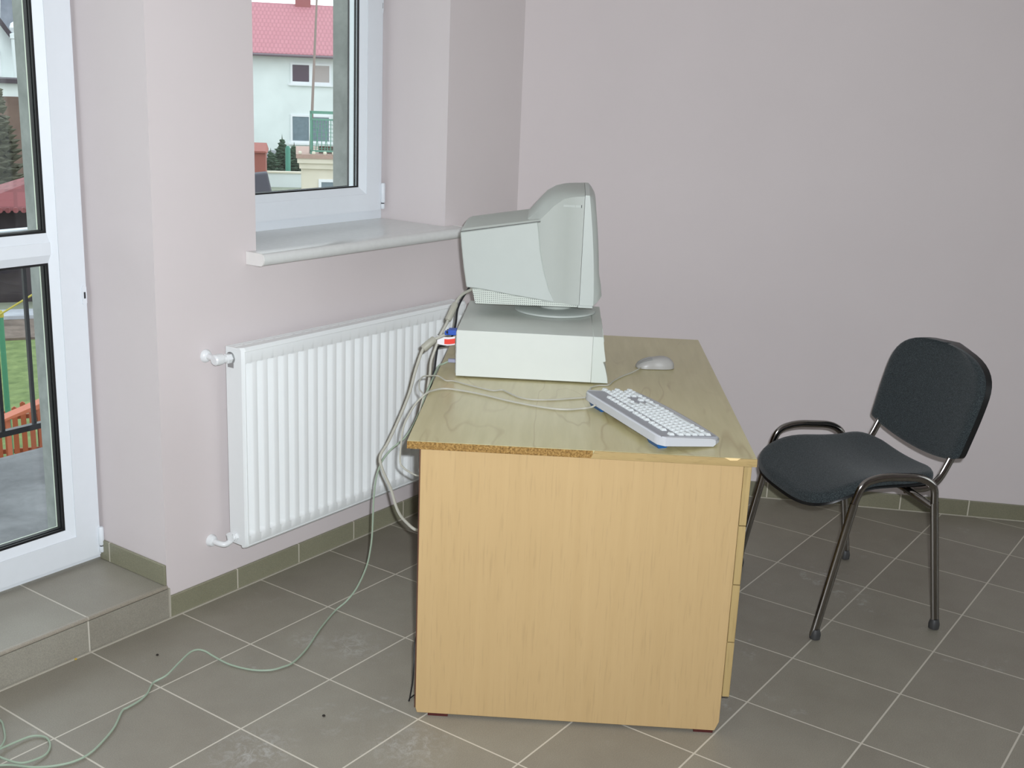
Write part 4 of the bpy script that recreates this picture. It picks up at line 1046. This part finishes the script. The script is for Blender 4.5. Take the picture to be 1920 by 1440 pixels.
# seen through the window
ho = tag(out_frame('white_house', EW, 60.0, 0, GZ), 'white rendered house with a pink red tiled roof seen through the window', 'house')
MB().prism([(0, 0), (9, 0), (9, 5.1), (4.5, 7.5), (0, 5.1)], lambda a, b: (-6.5, a, b), lambda a, b: (7.0, a, b)).build('wall', M['whitewall'], ho)
rfm = bpy.data.objects.new('roof', None)
roof = MB().prism([(-0.5, 5.02), (4.5, 7.55), (9.5, 5.02), (9.5, 5.16), (4.5, 7.72), (-0.5, 5.16)], lambda a, b: (-6.8, a, b), lambda a, b: (7.3, a, b)).build('roof', M['pinkroof'], ho)
bpy.data.objects.remove(rfm)
MB().box(0.15, 0.95, 4.2, 4.8, 7.4, 8.6).build('chimney', M['terracotta'], roof)
MB().tube([(-6.8, -0.56, 5.05), (7.3, -0.56, 5.05)], 0.07, 8).build('gutter', M['gutter'], ho)
MB().box(-6.5, 7.0, -0.05, 0.0, 0.0, 0.45).build('plinth', M['kerb'], ho)
def house_window(x0, x1, z0, z1, left, right):
    f = MB(); flat_ring(f, x0, x1, z0, z1, 0.10, -0.06, 0.0); f.box((x0 + x1) / 2 - 0.09, (x0 + x1) / 2 + 0.09, -0.06, 0.0, z0 + 0.1, z1 - 0.1); f.box(x0 - 0.1, x1 + 0.1, -0.14, 0.0, z0 - 0.10, z0)
    w = f.build('window', M['whiteframe'], ho)
    MB().box(x0 + 0.1, (x0 + x1) / 2 - 0.09, -0.03, -0.02, z0 + 0.1, z1 - 0.1).build('pane', left, w)
    MB().box((x0 + x1) / 2 + 0.09, x1 - 0.1, -0.03, -0.02, z0 + 0.1, z1 - 0.1).build('pane', right, w)
house_window(-0.12, 1.88, 3.74, 4.74, M['paneplum'], M['panebeige'])
house_window(-0.14, 1.86, 0.86, 2.24, M['paneblue'], M['paneblue'])
house_window(-5.2, -3.2, 3.74, 4.74, M['paneblue'], M['paneblue'])
house_window(4.2, 6.2, 3.74, 4.74, M['paneblue'], M['paneplum'])
cb = tag(out_frame('garden_building', EW, 30.0, 0, GZ), 'small cream garden building with a stepped cornice and tiled cap in front of the house', 'building')
MB().box(0.20, 3.4, 0.08, 3.0, 0.0, 2.06).build('wall', M['creamwall'], cb)
MB().box(0.09, 3.55, -0.03, 3.1, 2.20, 2.32).box(0.14, 3.5, 0.02, 3.06, 2.06, 2.20).build('cornice', M['creamwall'], cb)
MB().box(0.06, 3.58, -0.06, 3.12, 2.32, 2.42).build('cap', M['captile'], cb)
kn = MB()
for k in range(12): kn.lathe([(0.03, 0.0), (0.045, 0.02), (0.045, 0.06), (0.03, 0.08)], (0.16 + k * 0.28 + (0.06 if k % 3 else 0), -0.02, 2.42), 10)
kn.build('ridge_knobs', M['creamwall'], cb)
ww = MB(); flat_ring(ww, 0.62, 1.25, 1.05, 1.80, 0.07, 0.04, 0.08); ww = ww.build('window', M['whiteframe'], cb)
MB().box(0.69, 1.18, 0.06, 0.075, 1.12, 1.73).build('pane', M['paneblue'], ww)
pm = tag(out_frame('mast', EW, 30.4, 0, 0), 'thin leaning brown mast standing on the small cream building', 'mast')
MB().tube([(0.425, 0, -0.578), (0.50, 0, 1.1), (0.60, 0, 3.2), (0.645, 0, 4.4)], 0.033, 8, radii=[1.15, 1, .75, .5]).build('spar', M['polebrown'], pm, smooth=True)
gf = tag(out_frame('roof_trellis', EW, 30.2, 0, -0.579), 'teal green framed trellis with mesh standing on the small cream building', 'trellis')
f = MB(); f.box(0.41, 0.47, -0.03, 0.03, 0, 1.06); f.box(1.5, 1.56, -0.03, 0.03, 0, 1.06); f.box(0.41, 1.56, -0.03, 0.03, 1.0, 1.07); f.box(0.41, 1.56, -0.03, 0.03, 0.84, 0.88); f.box(0.41, 1.56, -0.03, 0.03, 0.05, 0.10)
f.build('frame', M['tealframe'], gf)
ne = MB()
for k in range(14):
    x = 0.48 + k * 0.075
    ne.tube([(x, 0, 0.08), (x + 0.10 * math.sin(k * 2.1), 0.0, 0.86)], 0.011, 5)
for k in range(7): ne.tube([(0.45, 0, 0.15 + k * 0.1), (1.52, 0, 0.12 + k * 0.1)], 0.007, 5)
ne.build('mesh', M['tealframe'], gf)
bx = tag(out_frame('planter_box', EW, 30.6, 0.80, -0.579), 'brown planter box at the foot of the teal trellis', 'planter')
MB().box(-0.16, 0.45, -0.1, 0.1, 0.0, 0.16).build('box', M['brown'], bx); MB().box(-0.14, 0.43, -0.08, 0.08, 0.16, 0.175).build('soil', M['soil'], bx)
rs = tag(out_frame('rust_shed', EW, 41.0, 0, GZ), 'rust brown board shed behind the tarpaulin at the window left edge', 'shed')
MB().box(-3.6, -0.95, 0, 2, 0, 1.65).build('wall', M['rustshed'], rs)
MB().hexa([(-3.7, -.1, 1.65), (-0.88, -.1, 1.65), (-0.88, 2.1, 1.65), (-3.7, 2.1, 1.65), (-3.7, -.1, 1.71), (-0.95, -.1, 1.71), (-0.95, 2.1, 1.86), (-3.7, 2.1, 1.86)]).build('roof', M['rustshed'], rs)
tp = tag(out_frame('covered_heap', EW, 36.0, 0, GZ), 'heap covered with a dark grey tarpaulin in front of the rust brown shed', 'heap')
MB().hexa([(-1.9, -0.9, 0), (-0.50, -0.9, 0), (-0.50, 0.9, 0), (-1.9, 0.9, 0), (-1.45, -0.3, 1.36), (-0.78, -0.3, 1.44), (-0.80, 0.3, 1.44), (-1.45, 0.3, 1.36)]).build('tarpaulin', M['tarp'], tp, bevel=0.05)
MB().tube([(-0.60, -0.6, 0.62), (-0.12, -0.6, 0.86)], 0.05, 8).tube([(-0.12, -0.6, 0.0), (-0.12, -0.6, 0.98)], 0.035, 8).build('pipe', M['tarp'], tp)
gw = tag(out_frame('garden_wall', EW, 46.0, 0, GZ), 'pale low garden wall behind the covered heap and the cream building', 'wall')
MB().box(-6, 5, 0, 0.25, 0, 0.54).build('wall', M['whitewall'], gw); MB().box(-6.1, 5.1, -0.05, 0.3, 0.54, 0.60).build('coping', M['creamwall'], gw)
tp2 = tag(out_frame('green_post', EW, 46.55, -0.22, GZ), 'teal green post among the small spruces before the white house', 'post')
MB().lathe([(0.10, 0), (0.10, 1.45), (0.05, 1.55)], (0, 0, 0), 12).build('shaft', M['teal'], tp2, smooth=True)
SP = [(-0.85, 1.45, 'leftmost small spruce in the row before the white house, beside the rust brown shed'), (-0.42, 1.95, 'tallest small spruce in the row before the white house, left of the teal post'),
      (0.02, 1.70, 'small spruce in the row before the white house, just right of the teal post')]
for i, (o_, h_, l_) in enumerate(SP): conifer('spruce_sapling', EW, 47.9 + 2.05 * i, o_ * (47.9 + 2.05 * i) / 45, 4.55 - (4.55 - h_) * (47.9 + 2.05 * i) / 45.5, 0.8, l_, M['needles'], 'small spruces before the house', 14, 20 + i)

# ================================================================== LIGHT
w = bpy.data.worlds.new('overcast sky'); S.world = w; w.use_nodes = True
nt = w.node_tree; bg = nt.nodes['Background']
tc = nd(nt, 'ShaderNodeTexCoord'); sp = nd(nt, 'ShaderNodeSeparateXYZ'); link(nt, tc.outputs['Generated'], sp.inputs[0])
link(nt, ramp(nt, sp.outputs['Z'], [(0.0, (0.93, 0.97, 1.0, 1)), (1.0, (0.80, 0.90, 1.0, 1))]), bg.inputs['Color'])
bg.inputs['Strength'].default_value = 2.3
# the camera's own flash, just above and to the right of the lens
yaw, pit, rol = 0.6111, -0.2619, 0.0416
fw = V3((math.cos(yaw) * math.cos(pit), math.sin(yaw) * math.cos(pit), math.sin(pit)))
rt = fw.cross(V3((0, 0, 1))).normalized(); upv = rt.cross(fw)
r2 = rt * math.cos(rol) + upv * math.sin(rol); u2 = upv * math.cos(rol) - rt * math.sin(rol)
rot = Matrix((r2, u2, -fw)).transposed()
fl = bpy.data.lights.new('flash', 'AREA'); fl.shape = 'RECTANGLE'; fl.size = 0.035; fl.size_y = 0.02; fl.spread = math.radians(150); fl.energy = 61.5; fl.color = (1.0, 1.055, 1.12)
fo = bpy.data.objects.new('camera_flash', fl); COL.objects.link(fo)
fo.matrix_world = Matrix.Translation(CAM + r2 * 0.050 + u2 * 0.052 + fw * 0.02) @ Matrix.Rotation(math.radians(9), 4, 'Z') @ rot.to_4x4()

cam = bpy.data.cameras.new('camera'); co = bpy.data.objects.new('camera', cam); COL.objects.link(co)
cam.sensor_width = 36.0; cam.lens = 2155.267 / 1920 * 36.0; cam.clip_start = 0.02; cam.clip_end = 500
co.matrix_world = Matrix.Translation(CAM) @ rot.to_4x4()
S.camera = co
S.view_settings.view_transform = 'Standard'; S.view_settings.look = 'None'; S.view_settings.gamma = 1.0; S.view_settings.use_curve_mapping = False
S.view_settings.exposure = 0.0
